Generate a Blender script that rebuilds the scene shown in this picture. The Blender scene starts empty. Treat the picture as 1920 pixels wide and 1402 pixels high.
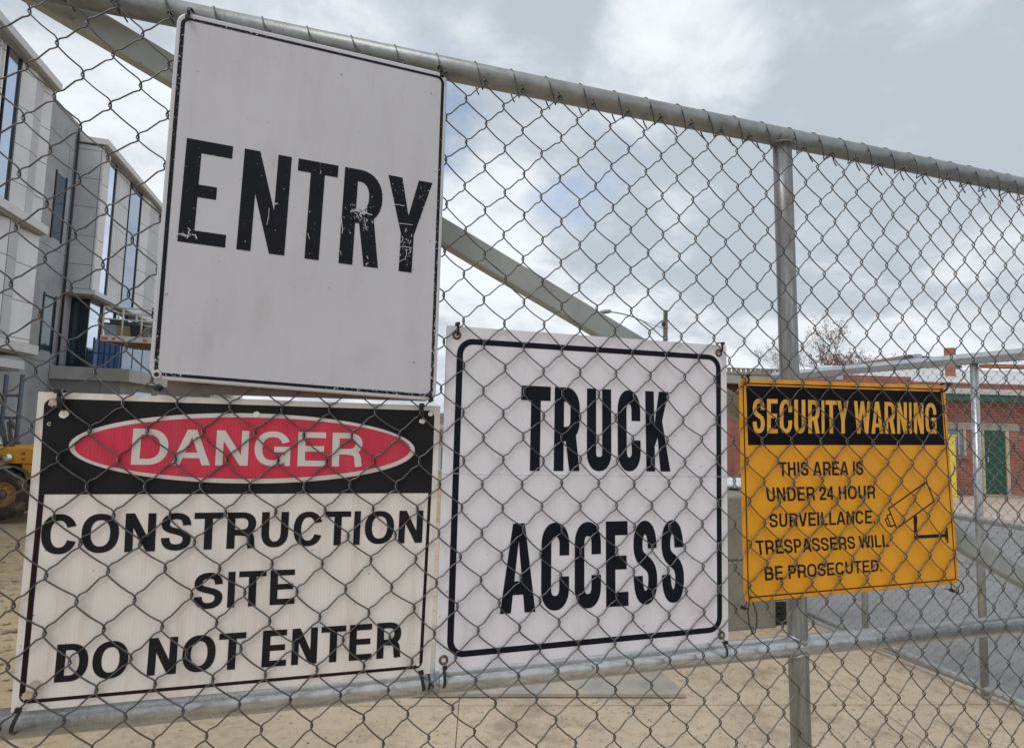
import bpy, bmesh, math, random
from mathutils import Vector, Matrix, Euler
random.seed(7)
PI = math.pi
S = bpy.context.scene
COL = S.collection

# ------------------------------------------------------------------ camera
CAM = Vector((0.0, -1.02, 1.6))
FPX = 1080.0                      # focal length in pixels of a 1920 px wide frame
RM = ((0.9577700023558068, 0.052103944906726506, 0.28277517838826444),
      (-0.2858989667412597, 0.06779461131049004, 0.9558586043414264),
      (0.030633370752139302, -0.9963378290531865, 0.07982810904653569))
RMm = Matrix(RM)
cd = bpy.data.cameras.new("camera")
cam = bpy.data.objects.new("camera", cd)
COL.objects.link(cam)
cd.sensor_width = 36.0
cd.lens = 36.0 * FPX / 1920.0
cd.clip_start = 0.02
cd.clip_end = 3000
_r = RMm @ Vector((1, 0, 0)); _u = RMm @ Vector((0, -1, 0)); _b = RMm @ Vector((0, 0, -1))
cam.matrix_world = Matrix(((_r.x, _u.x, _b.x, CAM.x), (_r.y, _u.y, _b.y, CAM.y), (_r.z, _u.z, _b.z, CAM.z), (0, 0, 0, 1)))
S.camera = cam

# ------------------------------------------------------------------ light
SUN_EL, SUN_AZ = math.radians(54), math.radians(236)   # azimuth of the sun, clockwise from +Y
S.view_settings.view_transform = 'Standard'
S.view_settings.look = 'None'
S.view_settings.exposure = 0.5
S.view_settings.gamma = 1.0
W = bpy.data.worlds.new("World")
S.world = W
W.use_nodes = True


def build_world():
    nt = W.node_tree
    nt.nodes.clear()
    N = nt.nodes.new
    L = nt.links.new
    out = N('ShaderNodeOutputWorld')
    sky = N('ShaderNodeTexSky')
    sky.sky_type = 'NISHITA'
    sky.sun_disc = False
    sky.sun_elevation = SUN_EL
    sky.sun_rotation = SUN_AZ
    b1 = N('ShaderNodeBackground'); b1.inputs['Strength'].default_value = 0.13
    L(sky.outputs[0], b1.inputs['Color'])
    tc = N('ShaderNodeTexCoord')
    sep = N('ShaderNodeSeparateXYZ'); L(tc.outputs['Generated'], sep.inputs[0])

    def math_(op, a, b=None, clamp=False):
        m = N('ShaderNodeMath'); m.operation = op; m.use_clamp = clamp
        for i, v in enumerate((a, b)):
            if v is None: continue
            if isinstance(v, (int, float)): m.inputs[i].default_value = v
            else: L(v, m.inputs[i])
        return m.outputs[0]
    zz = math_('ADD', math_('MAXIMUM', sep.outputs[2], 0.0), 0.32)
    cx = math_('DIVIDE', sep.outputs[0], zz); cy = math_('DIVIDE', sep.outputs[1], zz)
    cmb = N('ShaderNodeCombineXYZ'); L(cx, cmb.inputs[0]); L(cy, cmb.inputs[1]); cmb.inputs[2].default_value = 3.7

    def noise(scale, det, rough, off, dist=0.0):
        mp = N('ShaderNodeMapping'); mp.inputs['Location'].default_value = off
        L(cmb.outputs[0], mp.inputs[0])
        n = N('ShaderNodeTexNoise'); n.inputs['Scale'].default_value = scale; n.inputs['Detail'].default_value = det
        n.inputs['Roughness'].default_value = rough; n.inputs['Distortion'].default_value = dist
        L(mp.outputs[0], n.inputs['Vector'])
        return n.outputs['Fac']

    def ramp(v, a, b, c0, c1):
        m = N('ShaderNodeMapRange'); m.interpolation_type = 'SMOOTHSTEP'
        m.inputs['From Min'].default_value = a; m.inputs['From Max'].default_value = b
        m.inputs['To Min'].default_value = c0; m.inputs['To Max'].default_value = c1
        L(v, m.inputs['Value'])
        return m.outputs[0]

    def lobe(px, py, a, b):      # cosine-distance lobe round one direction of the sky
        d = (RMm @ Vector(((px - 960) / FPX, (py - 701) / FPX, 1))).normalized()
        dp = N('ShaderNodeVectorMath'); dp.operation = 'DOT_PRODUCT'
        L(tc.outputs['Generated'], dp.inputs[0]); dp.inputs[1].default_value = d
        return ramp(dp.outputs['Value'], math.cos(math.radians(b)), math.cos(math.radians(a)), 0.0, 1.0)
    big = noise(1.5, 5, 0.55, (0.3, 0.9, 0), 0.3)
    mid = noise(2.7, 8, 0.58, (4.2, 1.1, 0), 0.35)
    fine = noise(6.0, 8, 0.6, (1.7, 5.3, 0), 0.4)
    f = math_('ADD', math_('ADD', math_('MULTIPLY', big, 0.36), math_('MULTIPLY', mid, 0.42)), math_('MULTIPLY', fine, 0.22))
    # banks of thicker and thinner cloud
    for px, py, r0, r1, am in ((1850, 20, 2, 30, -.10), (1010, 150, 1, 15, -.07), (1600, 430, 3, 14, -.015), (1120, 390, 1, 8, -.08), (700, 60, 2, 22, -.04),
                               (1265, 95, .3, 9, .13), (900, 330, 2, 15, .06), (960, 540, 2, 14, .05), (220, 330, 2, 16, .035), (120, 20, 2, 16, -.05), (1700, 620, 2, 14, .03)):
        f = math_('ADD', f, math_('MULTIPLY', lobe(px, py, r0, r1), am))
    f = ramp(f, 0.40, 0.595, 0.0, 1.0)
    mix = N('ShaderNodeMix'); mix.data_type = 'RGBA'
    L(f, mix.inputs['Factor'])
    mix.inputs['A'].default_value = (0.365, 0.41, 0.455, 1)
    mix.inputs['B'].default_value = (0.655, 0.685, 0.72, 1)
    b2 = N('ShaderNodeBackground')
    # sky behind the camera dimmed, an added drop that keeps sign faces darker
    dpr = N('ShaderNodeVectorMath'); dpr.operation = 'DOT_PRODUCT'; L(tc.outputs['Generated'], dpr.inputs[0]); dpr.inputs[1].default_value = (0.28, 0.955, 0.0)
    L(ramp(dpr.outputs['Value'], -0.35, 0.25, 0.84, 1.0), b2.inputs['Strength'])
    L(mix.outputs['Result'], b2.inputs['Color'])
    gap = noise(2.6, 6, 0.6, (7.7, 2.3, 0), 0.3)
    up = ramp(sep.outputs[2], 0.12, 0.3, 0.0, 1.0)
    gn = math_('ADD', math_('MULTIPLY', gap, 0.6), math_('MULTIPLY', fine, 0.4))
    g = math_('MULTIPLY', ramp(gn, 0.60, 0.72, 0.0, 0.6), up)
    for px, py, rad, am in ((862, 232, 9, .6), (1090, 318, 8, .55), (285, 270, 11, .5)):
        g = math_('MAXIMUM', g, math_('MULTIPLY', ramp(math_('ADD', gn, math_('MULTIPLY', lobe(px, py, 0.2, rad), 0.10)), 0.53, 0.68, 0.0, am), lobe(px, py, rad * .3, rad)))
    ms = N('ShaderNodeMixShader')
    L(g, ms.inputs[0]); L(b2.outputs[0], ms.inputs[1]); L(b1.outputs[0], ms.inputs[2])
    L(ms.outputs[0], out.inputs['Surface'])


build_world()
sd = bpy.data.lights.new("sun", 'SUN')
sd.energy = 0.85
sd.angle = math.radians(24)
sd.color = (1.0, 0.96, 0.90)
sun = bpy.data.objects.new("sun", sd)
COL.objects.link(sun)
_d = Vector((math.sin(SUN_AZ) * math.cos(SUN_EL), math.cos(SUN_AZ) * math.cos(SUN_EL), math.sin(SUN_EL)))
sun.rotation_euler = (-_d).to_track_quat('-Z', 'Y').to_euler()
sun.location = _d * 30


# ------------------------------------------------------------------ survey: photo pixel -> point of the real place
def ray(px, py):
    return RMm @ Vector(((px - 960) / FPX, (py - 701) / FPX, 1))


def hy(px, py, Y):
    r = ray(px, py); return CAM + r * ((Y - CAM.y) / r.y)


def hx(px, py, X):
    r = ray(px, py); return CAM + r * ((X - CAM.x) / r.x)


def hz(px, py, z):
    r = ray(px, py); return CAM + r * ((z - CAM.z) / r.z)


# ------------------------------------------------------------------ materials
def mat(name, col, rough=0.6, metal=0.0, var=0.0, vscale=6.0, bump=0.0, bscale=60.0, col2=None, stretch=(1, 1, 1), spec=0.5,
        stain=None, stain_scale=3.0, stain_lo=0.55, stain_hi=0.7, coat=0.0):
    m = bpy.data.materials.new(name); m.use_nodes = True
    nt = m.node_tree; N = nt.nodes.new; L = nt.links.new
    p = nt.nodes['Principled BSDF']
    p.inputs['Base Color'].default_value = (*col, 1); p.inputs['Roughness'].default_value = rough
    p.inputs['Metallic'].default_value = metal; p.inputs['Specular IOR Level'].default_value = spec
    if coat: p.inputs['Coat Weight'].default_value = coat
    tc = N('ShaderNodeTexCoord'); mp = N('ShaderNodeMapping'); mp.inputs['Scale'].default_value = stretch
    L(tc.outputs['Object'], mp.inputs[0])
    src = None
    if var or col2:
        n = N('ShaderNodeTexNoise'); n.inputs['Scale'].default_value = vscale; n.inputs['Detail'].default_value = 8
        n.inputs['Roughness'].default_value = 0.62
        L(mp.outputs[0], n.inputs['Vector'])
        r = N('ShaderNodeMapRange'); r.inputs['From Min'].default_value = 0.3; r.inputs['From Max'].default_value = 0.7
        L(n.outputs['Fac'], r.inputs['Value'])
        mx = N('ShaderNodeMix'); mx.data_type = 'RGBA'; L(r.outputs[0], mx.inputs['Factor'])
        c2 = col2 if col2 else tuple(min(1, c * (1 + var)) for c in col)
        c1 = col if col2 else tuple(c * (1 - var) for c in col)
        mx.inputs['A'].default_value = (*c1, 1); mx.inputs['B'].default_value = (*c2, 1)
        src = mx.outputs['Result']
        rr = N('ShaderNodeMapRange'); L(n.outputs['Fac'], rr.inputs['Value'])
        rr.inputs['To Min'].default_value = max(0.03, rough - 0.12); rr.inputs['To Max'].default_value = min(1, rough + 0.12)
        L(rr.outputs[0], p.inputs['Roughness'])
    if stain:
        n = N('ShaderNodeTexNoise'); n.inputs['Scale'].default_value = stain_scale; n.inputs['Detail'].default_value = 9
        n.inputs['Roughness'].default_value = 0.7
        L(tc.outputs['Object'], n.inputs['Vector'])
        r = N('ShaderNodeMapRange'); r.inputs['From Min'].default_value = stain_lo; r.inputs['From Max'].default_value = stain_hi
        L(n.outputs['Fac'], r.inputs['Value'])
        mx = N('ShaderNodeMix'); mx.data_type = 'RGBA'; L(r.outputs[0], mx.inputs['Factor'])
        if src: L(src, mx.inputs['A'])
        else: mx.inputs['A'].default_value = (*col, 1)
        mx.inputs['B'].default_value = (*stain, 1)
        src = mx.outputs['Result']
    if src: L(src, p.inputs['Base Color'])
    if bump:
        n = N('ShaderNodeTexNoise'); n.inputs['Scale'].default_value = bscale; n.inputs['Detail'].default_value = 6
        L(mp.outputs[0], n.inputs['Vector'])
        b = N('ShaderNodeBump'); b.inputs['Strength'].default_value = bump; b.inputs['Distance'].default_value = 0.02
        L(n.outputs['Fac'], b.inputs['Height']); L(b.outputs[0], p.inputs['Normal'])
    return m


def grime(m, col, amount, scale=9.0, stretch=(5, 1, .55), lo=.5, hi=.8, specks=0.0, warp=0.0):
    """dirt that has run down a sheet, plus small dark scuffs"""
    nt = m.node_tree; N = nt.nodes.new; L = nt.links.new
    p = nt.nodes['Principled BSDF']; bc = p.inputs['Base Color']; src = bc.links[0].from_socket if bc.links else None
    tc = N('ShaderNodeTexCoord'); mp = N('ShaderNodeMapping'); mp.inputs['Scale'].default_value = stretch; L(tc.outputs['Object'], mp.inputs[0])
    n = N('ShaderNodeTexNoise'); n.inputs['Scale'].default_value = scale; n.inputs['Detail'].default_value = 8; n.inputs['Roughness'].default_value = .65; L(mp.outputs[0], n.inputs['Vector'])
    r = N('ShaderNodeMapRange'); r.inputs['From Min'].default_value = lo; r.inputs['From Max'].default_value = hi; r.inputs['To Max'].default_value = amount; L(n.outputs['Fac'], r.inputs['Value'])
    mx = N('ShaderNodeMix'); mx.data_type = 'RGBA'; L(r.outputs[0], mx.inputs['Factor']); mx.inputs['B'].default_value = (*col, 1)
    if src: L(src, mx.inputs['A'])
    else: mx.inputs['A'].default_value = bc.default_value
    out = mx.outputs['Result']
    if specks:
        n2 = N('ShaderNodeTexNoise'); n2.inputs['Scale'].default_value = 95; n2.inputs['Detail'].default_value = 4; L(tc.outputs['Object'], n2.inputs['Vector'])
        r2 = N('ShaderNodeMapRange'); r2.inputs['From Min'].default_value = .69; r2.inputs['From Max'].default_value = .74; r2.inputs['To Max'].default_value = specks; L(n2.outputs['Fac'], r2.inputs['Value'])
        m2 = N('ShaderNodeMix'); m2.data_type = 'RGBA'; L(r2.outputs[0], m2.inputs['Factor']); L(out, m2.inputs['A']); m2.inputs['B'].default_value = (.10, .085, .08, 1); out = m2.outputs['Result']
    L(out, bc)
    if warp:
        n3 = N('ShaderNodeTexNoise'); n3.inputs['Scale'].default_value = 2.6; n3.inputs['Detail'].default_value = 2; L(tc.outputs['Object'], n3.inputs['Vector'])
        b = N('ShaderNodeBump'); b.inputs['Strength'].default_value = warp; b.inputs['Distance'].default_value = .05; L(n3.outputs['Fac'], b.inputs['Height'])
        if p.inputs['Normal'].links: L(p.inputs['Normal'].links[0].from_socket, b.inputs['Normal'])
        L(b.outputs[0], p.inputs['Normal'])
    return m


def flute(m, axis, scale, amount, dist=0.0006):
    """fine parallel flutes of twin-wall plastic board, pressed into a sign's surface"""
    nt = m.node_tree; N = nt.nodes.new; L = nt.links.new
    p = nt.nodes['Principled BSDF']
    tc = N('ShaderNodeTexCoord')
    w = N('ShaderNodeTexWave'); w.wave_type = 'BANDS'; w.bands_direction = axis
    w.inputs['Scale'].default_value = scale; w.inputs['Distortion'].default_value = 0.4; w.inputs['Detail'].default_value = 2
    L(tc.outputs['Object'], w.inputs['Vector'])
    b = N('ShaderNodeBump'); b.inputs['Strength'].default_value = amount; b.inputs['Distance'].default_value = dist
    L(w.outputs['Fac'], b.inputs['Height']); L(b.outputs[0], p.inputs['Normal'])
    return m


def chipped(name, ink, under, spots, lo=0.66, hi=0.69, scale=130.0, streak=(1, 1, 1)):
    """worn ink: chips and scratches that show the sheet below; spots = (x, z, radius, amount) with heavier wear"""
    m = bpy.data.materials.new(name); m.use_nodes = True
    nt = m.node_tree; N = nt.nodes.new; L = nt.links.new
    p = nt.nodes['Principled BSDF']; p.inputs['Roughness'].default_value = 0.5; p.inputs['Specular IOR Level'].default_value = .12
    tc = N('ShaderNodeTexCoord'); mp = N('ShaderNodeMapping'); mp.inputs['Scale'].default_value = streak
    L(tc.outputs['Object'], mp.inputs[0])
    n = N('ShaderNodeTexNoise'); n.inputs['Scale'].default_value = scale; n.inputs['Detail'].default_value = 5
    n.inputs['Roughness'].default_value = 0.75; L(mp.outputs[0], n.inputs['Vector'])
    acc = n.outputs['Fac']
    for (x, z, r, am) in spots:
        v = N('ShaderNodeVectorMath'); v.operation = 'SUBTRACT'
        L(tc.outputs['Object'], v.inputs[0]); v.inputs[1].default_value = (x, 0, z)
        ln = N('ShaderNodeVectorMath'); ln.operation = 'LENGTH'; L(v.outputs[0], ln.inputs[0])
        mr = N('ShaderNodeMapRange'); mr.interpolation_type = 'SMOOTHSTEP'
        mr.inputs['From Min'].default_value = 0; mr.inputs['From Max'].default_value = r
        mr.inputs['To Min'].default_value = am; mr.inputs['To Max'].default_value = 0
        L(ln.outputs['Value'], mr.inputs['Value'])
        a = N('ShaderNodeMath'); a.operation = 'ADD'; L(acc, a.inputs[0]); L(mr.outputs[0], a.inputs[1]); acc = a.outputs[0]
    f = N('ShaderNodeMapRange'); f.inputs['From Min'].default_value = lo; f.inputs['From Max'].default_value = hi
    L(acc, f.inputs['Value'])
    n2 = N('ShaderNodeTexNoise'); n2.inputs['Scale'].default_value = 14; L(tc.outputs['Object'], n2.inputs['Vector'])
    ik = N('ShaderNodeMix'); ik.data_type = 'RGBA'; L(n2.outputs['Fac'], ik.inputs['Factor'])
    ik.inputs['A'].default_value = (ink[0] * .6, ink[1] * .6, ink[2] * .6, 1); ik.inputs['B'].default_value = (ink[0] * 1.5, ink[1] * 1.5, ink[2] * 1.5, 1)
    mx = N('ShaderNodeMix'); mx.data_type = 'RGBA'; L(f.outputs[0], mx.inputs['Factor'])
    L(ik.outputs['Result'], mx.inputs['A']); mx.inputs['B'].default_value = (*under, 1)
    L(mx.outputs['Result'], p.inputs['Base Color'])
    return m


def brick_mat(name, c1, c2, mortar, scale=1.0, rot=(PI / 2, 0, 0)):
    m = bpy.data.materials.new(name); m.use_nodes = True
    nt = m.node_tree; N = nt.nodes.new; L = nt.links.new
    p = nt.nodes['Principled BSDF']; p.inputs['Roughness'].default_value = 0.85
    tc = N('ShaderNodeTexCoord'); mp = N('ShaderNodeMapping'); mp.inputs['Rotation'].default_value = rot
    L(tc.outputs['Object'], mp.inputs[0])
    b = N('ShaderNodeTexBrick'); b.inputs['Scale'].default_value = scale
    b.inputs['Brick Width'].default_value = 0.24; b.inputs['Row Height'].default_value = 0.086
    b.inputs['Mortar Size'].default_value = 0.009; b.inputs['Mortar Smooth'].default_value = 0.2; b.inputs['Bias'].default_value = 0.0
    b.inputs['Color1'].default_value = (*c1, 1); b.inputs['Color2'].default_value = (*c2, 1); b.inputs['Mortar'].default_value = (*mortar, 1)
    L(mp.outputs[0], b.inputs['Vector'])
    n = N('ShaderNodeTexNoise'); n.inputs['Scale'].default_value = 1.3; n.inputs['Detail'].default_value = 8; L(tc.outputs['Object'], n.inputs['Vector'])
    r = N('ShaderNodeMapRange'); L(n.outputs['Fac'], r.inputs['Value'])
    r.inputs['From Min'].default_value = .3; r.inputs['From Max'].default_value = .7; r.inputs['To Min'].default_value = 0.68; r.inputs['To Max'].default_value = 1.2
    mx = N('ShaderNodeMix'); mx.data_type = 'RGBA'; mx.blend_type = 'MULTIPLY'; mx.inputs['Factor'].default_value = 1.0
    L(b.outputs['Color'], mx.inputs['A']); L(r.outputs[0], mx.inputs['B'])
    L(mx.outputs['Result'], p.inputs['Base Color'])
    bp = N('ShaderNodeBump'); bp.inputs['Strength'].default_value = 0.5; bp.inputs['Distance'].default_value = 0.01; bp.invert = True
    L(b.outputs['Fac'], bp.inputs['Height']); L(bp.outputs[0], p.inputs['Normal'])
    return m


def ground_mat(name, base, c2, dark, pebbles=0.4, tscale=1.0, crack=False):
    m = bpy.data.materials.new(name); m.use_nodes = True
    nt = m.node_tree; N = nt.nodes.new; L = nt.links.new
    p = nt.nodes['Principled BSDF']; p.inputs['Roughness'].default_value = 0.92; p.inputs['Specular IOR Level'].default_value = 0.2
    tc = N('ShaderNodeTexCoord')

    def noise(s, d=8, r=0.65):
        n = N('ShaderNodeTexNoise'); n.inputs['Scale'].default_value = s * tscale; n.inputs['Detail'].default_value = d
        n.inputs['Roughness'].default_value = r; L(tc.outputs['Object'], n.inputs['Vector']); return n.outputs['Fac']

    def rng(v, a, b, lo=0, hi=1):
        r = N('ShaderNodeMapRange'); r.inputs['From Min'].default_value = a; r.inputs['From Max'].default_value = b
        r.inputs['To Min'].default_value = lo; r.inputs['To Max'].default_value = hi
        L(v, r.inputs['Value']); return r.outputs[0]

    def mixc(f, a, b):
        x = N('ShaderNodeMix'); x.data_type = 'RGBA'; L(f, x.inputs['Factor'])
        for k, v in (('A', a), ('B', b)):
            if isinstance(v, tuple): x.inputs[k].default_value = (*v, 1)
            else: L(v, x.inputs[k])
        return x.outputs['Result']
    c = mixc(rng(noise(0.9), .35, .65), base, c2)
    c = mixc(rng(noise(5, 8, .7), .42, .62, 0, .6), c, tuple(min(1, q * 1.12) for q in base))
    c = mixc(rng(noise(17, 6, .75), .54, .68, 0, .6), c, dark)
    c = mixc(rng(noise(55, 4, .6), .60, .67, 0, pebbles), c, tuple(d * .45 for d in dark))
    c = mixc(rng(noise(3.2, 9, .74), .52, .63, 0, .7), c, dark)
    c = mixc(rng(noise(8.5, 9, .78), .55, .62, 0, .6), c, tuple(q * 1.1 for q in dark))
    c = mixc(rng(noise(1.7, 9, .75), .55, .63, 0, .5), c, tuple(q * .80 for q in c2))
    c = mixc(rng(noise(210, 3, .6), .58, .72, 0, .5), c, tuple(q * .6 for q in base))
    L(c, p.inputs['Base Color'])
    bp = N('ShaderNodeBump'); bp.inputs['Strength'].default_value = 0.35; bp.inputs['Distance'].default_value = 0.02
    L(noise(45, 7, .7), bp.inputs['Height']); L(bp.outputs[0], p.inputs['Normal'])
    return m


M = {}
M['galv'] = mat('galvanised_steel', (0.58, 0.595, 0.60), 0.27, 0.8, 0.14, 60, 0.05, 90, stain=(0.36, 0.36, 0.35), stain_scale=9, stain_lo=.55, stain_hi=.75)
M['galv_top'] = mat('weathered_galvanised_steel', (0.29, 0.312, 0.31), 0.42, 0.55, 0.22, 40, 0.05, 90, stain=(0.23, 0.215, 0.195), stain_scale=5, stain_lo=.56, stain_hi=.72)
M['post'] = mat('reflection_streaked_steel', (0.30, 0.315, 0.32), 0.4, 0.6, 0.4, 14, 0.05, 60, stretch=(9, 9, .5), stain=(0.24, 0.20, 0.18), stain_scale=6, stain_lo=.52, stain_hi=.7)  # vertical streaks put the dark stripe reflected in the post into its colour
M['galv_bright'] = mat('bright_galvanised_steel', (0.46, 0.48, 0.50), 0.34, 0.7, 0.18, 30, 0.04, 70)
M['brace'] = mat('dull_zinc_bar', (0.37, 0.395, 0.375), 0.6, 0.25, 0.10, 14, 0.05, 40, stain=(0.19, 0.18, 0.15), stain_scale=22, stain_lo=.62, stain_hi=.72)
M['wire'] = mat('old_zinc_wire', (0.125, 0.122, 0.127), 0.30, 0.82, 0.4, 35, stain=(.10, .07, .055), stain_scale=16, stain_lo=.6, stain_hi=.7)
M['wire2'] = mat('zinc_wire_light', (0.30, 0.29, 0.27), 0.55, 0.4, 0.25, 30)
M['black_plastic'] = mat('black_nylon', (0.012, 0.012, 0.013), 0.38, spec=0.5)
M['entry_white'] = mat('sign_enamel_white', (0.55, 0.55, 0.60), 0.4, 0, 0.04, 2.2, 0.012, 30, stain=(0.50, 0.485, 0.515), stain_scale=5, stain_lo=.6, stain_hi=.8)
M['sign_back'] = mat('raw_aluminium', (0.5, 0.5, 0.5), 0.45, 0.8)
M['ink'] = chipped('worn_black_ink', (0.012, 0.014, 0.02), (0.60, 0.585, 0.59),
                   [(0.30, 0.245, 0.05, .13), (0.315, 0.20, 0.05, .10), (0.045, 0.215, 0.032, .2), (0.395, 0.20, 0.07, .06)], .70, .73, 160, (1, 1, .45))
M['ink_border'] = chipped('flaking_black_ink', (0.012, 0.014, 0.02), (0.60, 0.585, 0.59),
                          [(0.0, 0.01, 0.09, .12), (0.45, 0.0, 0.30, .10), (0.45, 0.3, 0.3, .05), (0.1, 0.6, 0.25, .05), (0.0, .45, .2, .04)], .655, .675, 190)
M['danger_white'] = flute(mat('aged_white_board', (0.79, 0.74, 0.70), 0.5, 0, 0.05, 3.5, stain=(0.60, 0.50, 0.46), stain_scale=7, stain_lo=.56, stain_hi=.8), 'X', 62, .22)
M['danger_black'] = flute(mat('faded_black_print', (0.016, 0.016, 0.018), 0.5, 0, 0.3, 12, spec=.15, stain=(0.12, 0.10, 0.10), stain_scale=70, stain_lo=.72, stain_hi=.76), 'X', 62, .4)
M['danger_red'] = flute(mat('faded_red_print', (0.60, 0.026, 0.066), 0.45, 0, 0.12, 9, stretch=(6, 1, 1)), 'X', 62, .5)
M['danger_letter'] = flute(mat('aged_letter_white', (0.64, 0.60, 0.57), 0.5, 0, 0.04, 6), 'X', 62, .4)
M['print_black'] = mat('black_print', (0.012, 0.012, 0.014), 0.5, 0, 0.2, 20, spec=.15, stain=(0.15, 0.14, 0.14), stain_scale=160, stain_lo=.74, stain_hi=.77)
M['border_maroon'] = mat('dark_maroon_print', (0.022, 0.009, 0.012), 0.5, spec=.15)
M['truck_white'] = flute(mat('white_board', (0.79, 0.775, 0.835), 0.45, 0, 0.03, 3, stain=(0.65, 0.58, 0.64), stain_scale=3, stain_lo=.55, stain_hi=.8), 'Z', 62, .12)
M['truck_edge'] = mat('cut_board_edge', (0.62, 0.55, 0.45), 0.7, 0, 0.2, 120)
M['truck_ink'] = mat('navy_black_print', (0.006, 0.009, 0.016), 0.5, 0, 0.2, 20, spec=.15)
M['yellow'] = mat('yellow_enamel', (0.80, 0.345, 0.004), 0.38, 0, 0.06, 4, 0.01, 60, stain=(0.70, 0.29, 0.008), stain_scale=30, stain_lo=.62, stain_hi=.8)
M['yellow_letter'] = mat('yellow_print', (0.80, 0.40, 0.03), 0.4)
M['navy'] = mat('black_enamel', (0.004, 0.004, 0.007), 0.5, 0, spec=.12)
M['eyelet'] = mat('tarnished_brass', (0.16, 0.10, 0.075), 0.45, 0.6, 0.3, 80)
M['board_brown'] = mat('weathered_brown_board', (0.26, 0.20, 0.185), 0.8, 0, 0.2, 14, stretch=(1, 1, 6))


grime(M['entry_white'], (.42, .37, .38), .40, 7, (3, 1, .7), .48, .78, .55, .16)
grime(M['danger_white'], (.50, .40, .33), .55, 8, (5, 1, .5), .50, .80, .6, .10)
grime(M['truck_white'], (.52, .46, .47), .40, 8, (4, 1, .6), .50, .80, .6, .10)
grime(M['yellow'], (.50, .25, .03), .40, 9, (4, 1, .6), .50, .80, .5, .10)
grime(M['danger_red'], (.42, .10, .12), .40, 9, (5, 1, .5), .48, .78, .3)
grime(M['brace'], (.20, .19, .17), .5, 20, (1, 1, 1), .52, .72, .4)
grime(M['galv'], (.26, .255, .245), .30, 16, (1, 1, 1), .50, .75, .5)


# ------------------------------------------------------------------ mesh builder
class MB:
    def __init__(s): s.v = []; s.f = []; s.smooth = []

    def add(s, verts, faces, smooth=False):
        o = len(s.v); s.v += [Vector(v) for v in verts]
        s.f += [tuple(i + o for i in f) for f in faces]; s.smooth += [smooth] * len(faces)
        return s

    def box(s, a, b, rot=None, cen=None):
        (x0, y0, z0), (x1, y1, z1) = a, b
        vs = [Vector(p) for p in ((x0, y0, z0), (x1, y0, z0), (x1, y1, z0), (x0, y1, z0), (x0, y0, z1), (x1, y0, z1), (x1, y1, z1), (x0, y1, z1))]
        if rot is not None:
            c = Vector(cen) if cen is not None else sum(vs, Vector()) / 8
            vs = [c + rot @ (v - c) for v in vs]
        return s.add(vs, [(0, 3, 2, 1), (4, 5, 6, 7), (0, 1, 5, 4), (1, 2, 6, 5), (2, 3, 7, 6), (3, 0, 4, 7)])

    def hexa(s, v8):      # bottom ring 4, top ring 4
        return s.add(v8, [(0, 3, 2, 1), (4, 5, 6, 7), (0, 1, 5, 4), (1, 2, 6, 5), (2, 3, 7, 6), (3, 0, 4, 7)])

    def tube(s, pts, r, n=8, caps=True, smooth=True, up=None):
        pts = [Vector(p) for p in pts]
        rs = r if isinstance(r, (list, tuple)) else [r] * len(pts)
        m = len(pts); t0 = (pts[1] - pts[0]).normalized()
        ref = Vector(up) if up else (Vector((0, 0, 1)) if abs(t0.z) < 0.9 else Vector((1, 0, 0)))
        nrm = (ref - t0 * ref.dot(t0)).normalized()
        vs = []
        for i, p in enumerate(pts):
            t = (pts[min(i + 1, m - 1)] - pts[max(i - 1, 0)]).normalized()
            nrm = (nrm - t * nrm.dot(t)).normalized(); b = t.cross(nrm)
            for k in range(n):
                a = 2 * PI * k / n; vs.append(p + (nrm * math.cos(a) + b * math.sin(a)) * rs[i])
        fs = [(i * n + k, i * n + (k + 1) % n, (i + 1) * n + (k + 1) % n, (i + 1) * n + k) for i in range(m - 1) for k in range(n)]
        s.add(vs, fs, smooth)
        if caps:
            o = len(s.v) - m * n
            s.f += [tuple(o + k for k in reversed(range(n))), tuple(o + (m - 1) * n + k for k in range(n))]; s.smooth += [False, False]
        return s

    def strap(s, pts, nrms, w, t):      # flat band: width along w vector, thickness along normals
        vs = []; w = Vector(w)
        for p, n_ in zip(pts, nrms):
            p = Vector(p); n_ = Vector(n_).normalized()
            vs += [p - w / 2, p + w / 2, p + w / 2 + n_ * t, p - w / 2 + n_ * t]
        m = len(pts)
        fs = [(i * 4 + k, i * 4 + (k + 1) % 4, (i + 1) * 4 + (k + 1) % 4, (i + 1) * 4 + k) for i in range(m - 1) for k in range(4)]
        fs += [(3, 2, 1, 0), tuple((m - 1) * 4 + k for k in range(4))]
        return s.add(vs, fs)

    def lathe(s, prof, cen=(0, 0, 0), ax='Z', n=32, smooth=True):
        cen = Vector(cen); vs = []
        for (r, h) in prof:
            for k in range(n):
                a = 2 * PI * k / n; c, d = r * math.cos(a), r * math.sin(a)
                vs.append(cen + (Vector((c, d, h)) if ax == 'Z' else Vector((c, h, d)) if ax == 'Y' else Vector((h, c, d))))
        fs = [(i * n + k, i * n + (k + 1) % n, (i + 1) * n + (k + 1) % n, (i + 1) * n + k) for i in range(len(prof) - 1) for k in range(n)]
        return s.add(vs, fs, smooth)

    def prism(s, poly, off):           # polygon (list of 3D points) swept by a vector
        off = Vector(off); n = len(poly); p = [Vector(q) for q in poly]
        return s.add(p + [q + off for q in p], [tuple(range(n)), tuple(range(2 * n - 1, n - 1, -1))] + [(i, i + n, (i + 1) % n + n, (i + 1) % n) for i in range(n)])

    def ring(s, outer, inner):
        n = len(outer)
        return s.add(list(outer) + list(inner), [(i, (i + 1) % n, n + (i + 1) % n, n + i) for i in range(n)])


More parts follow.
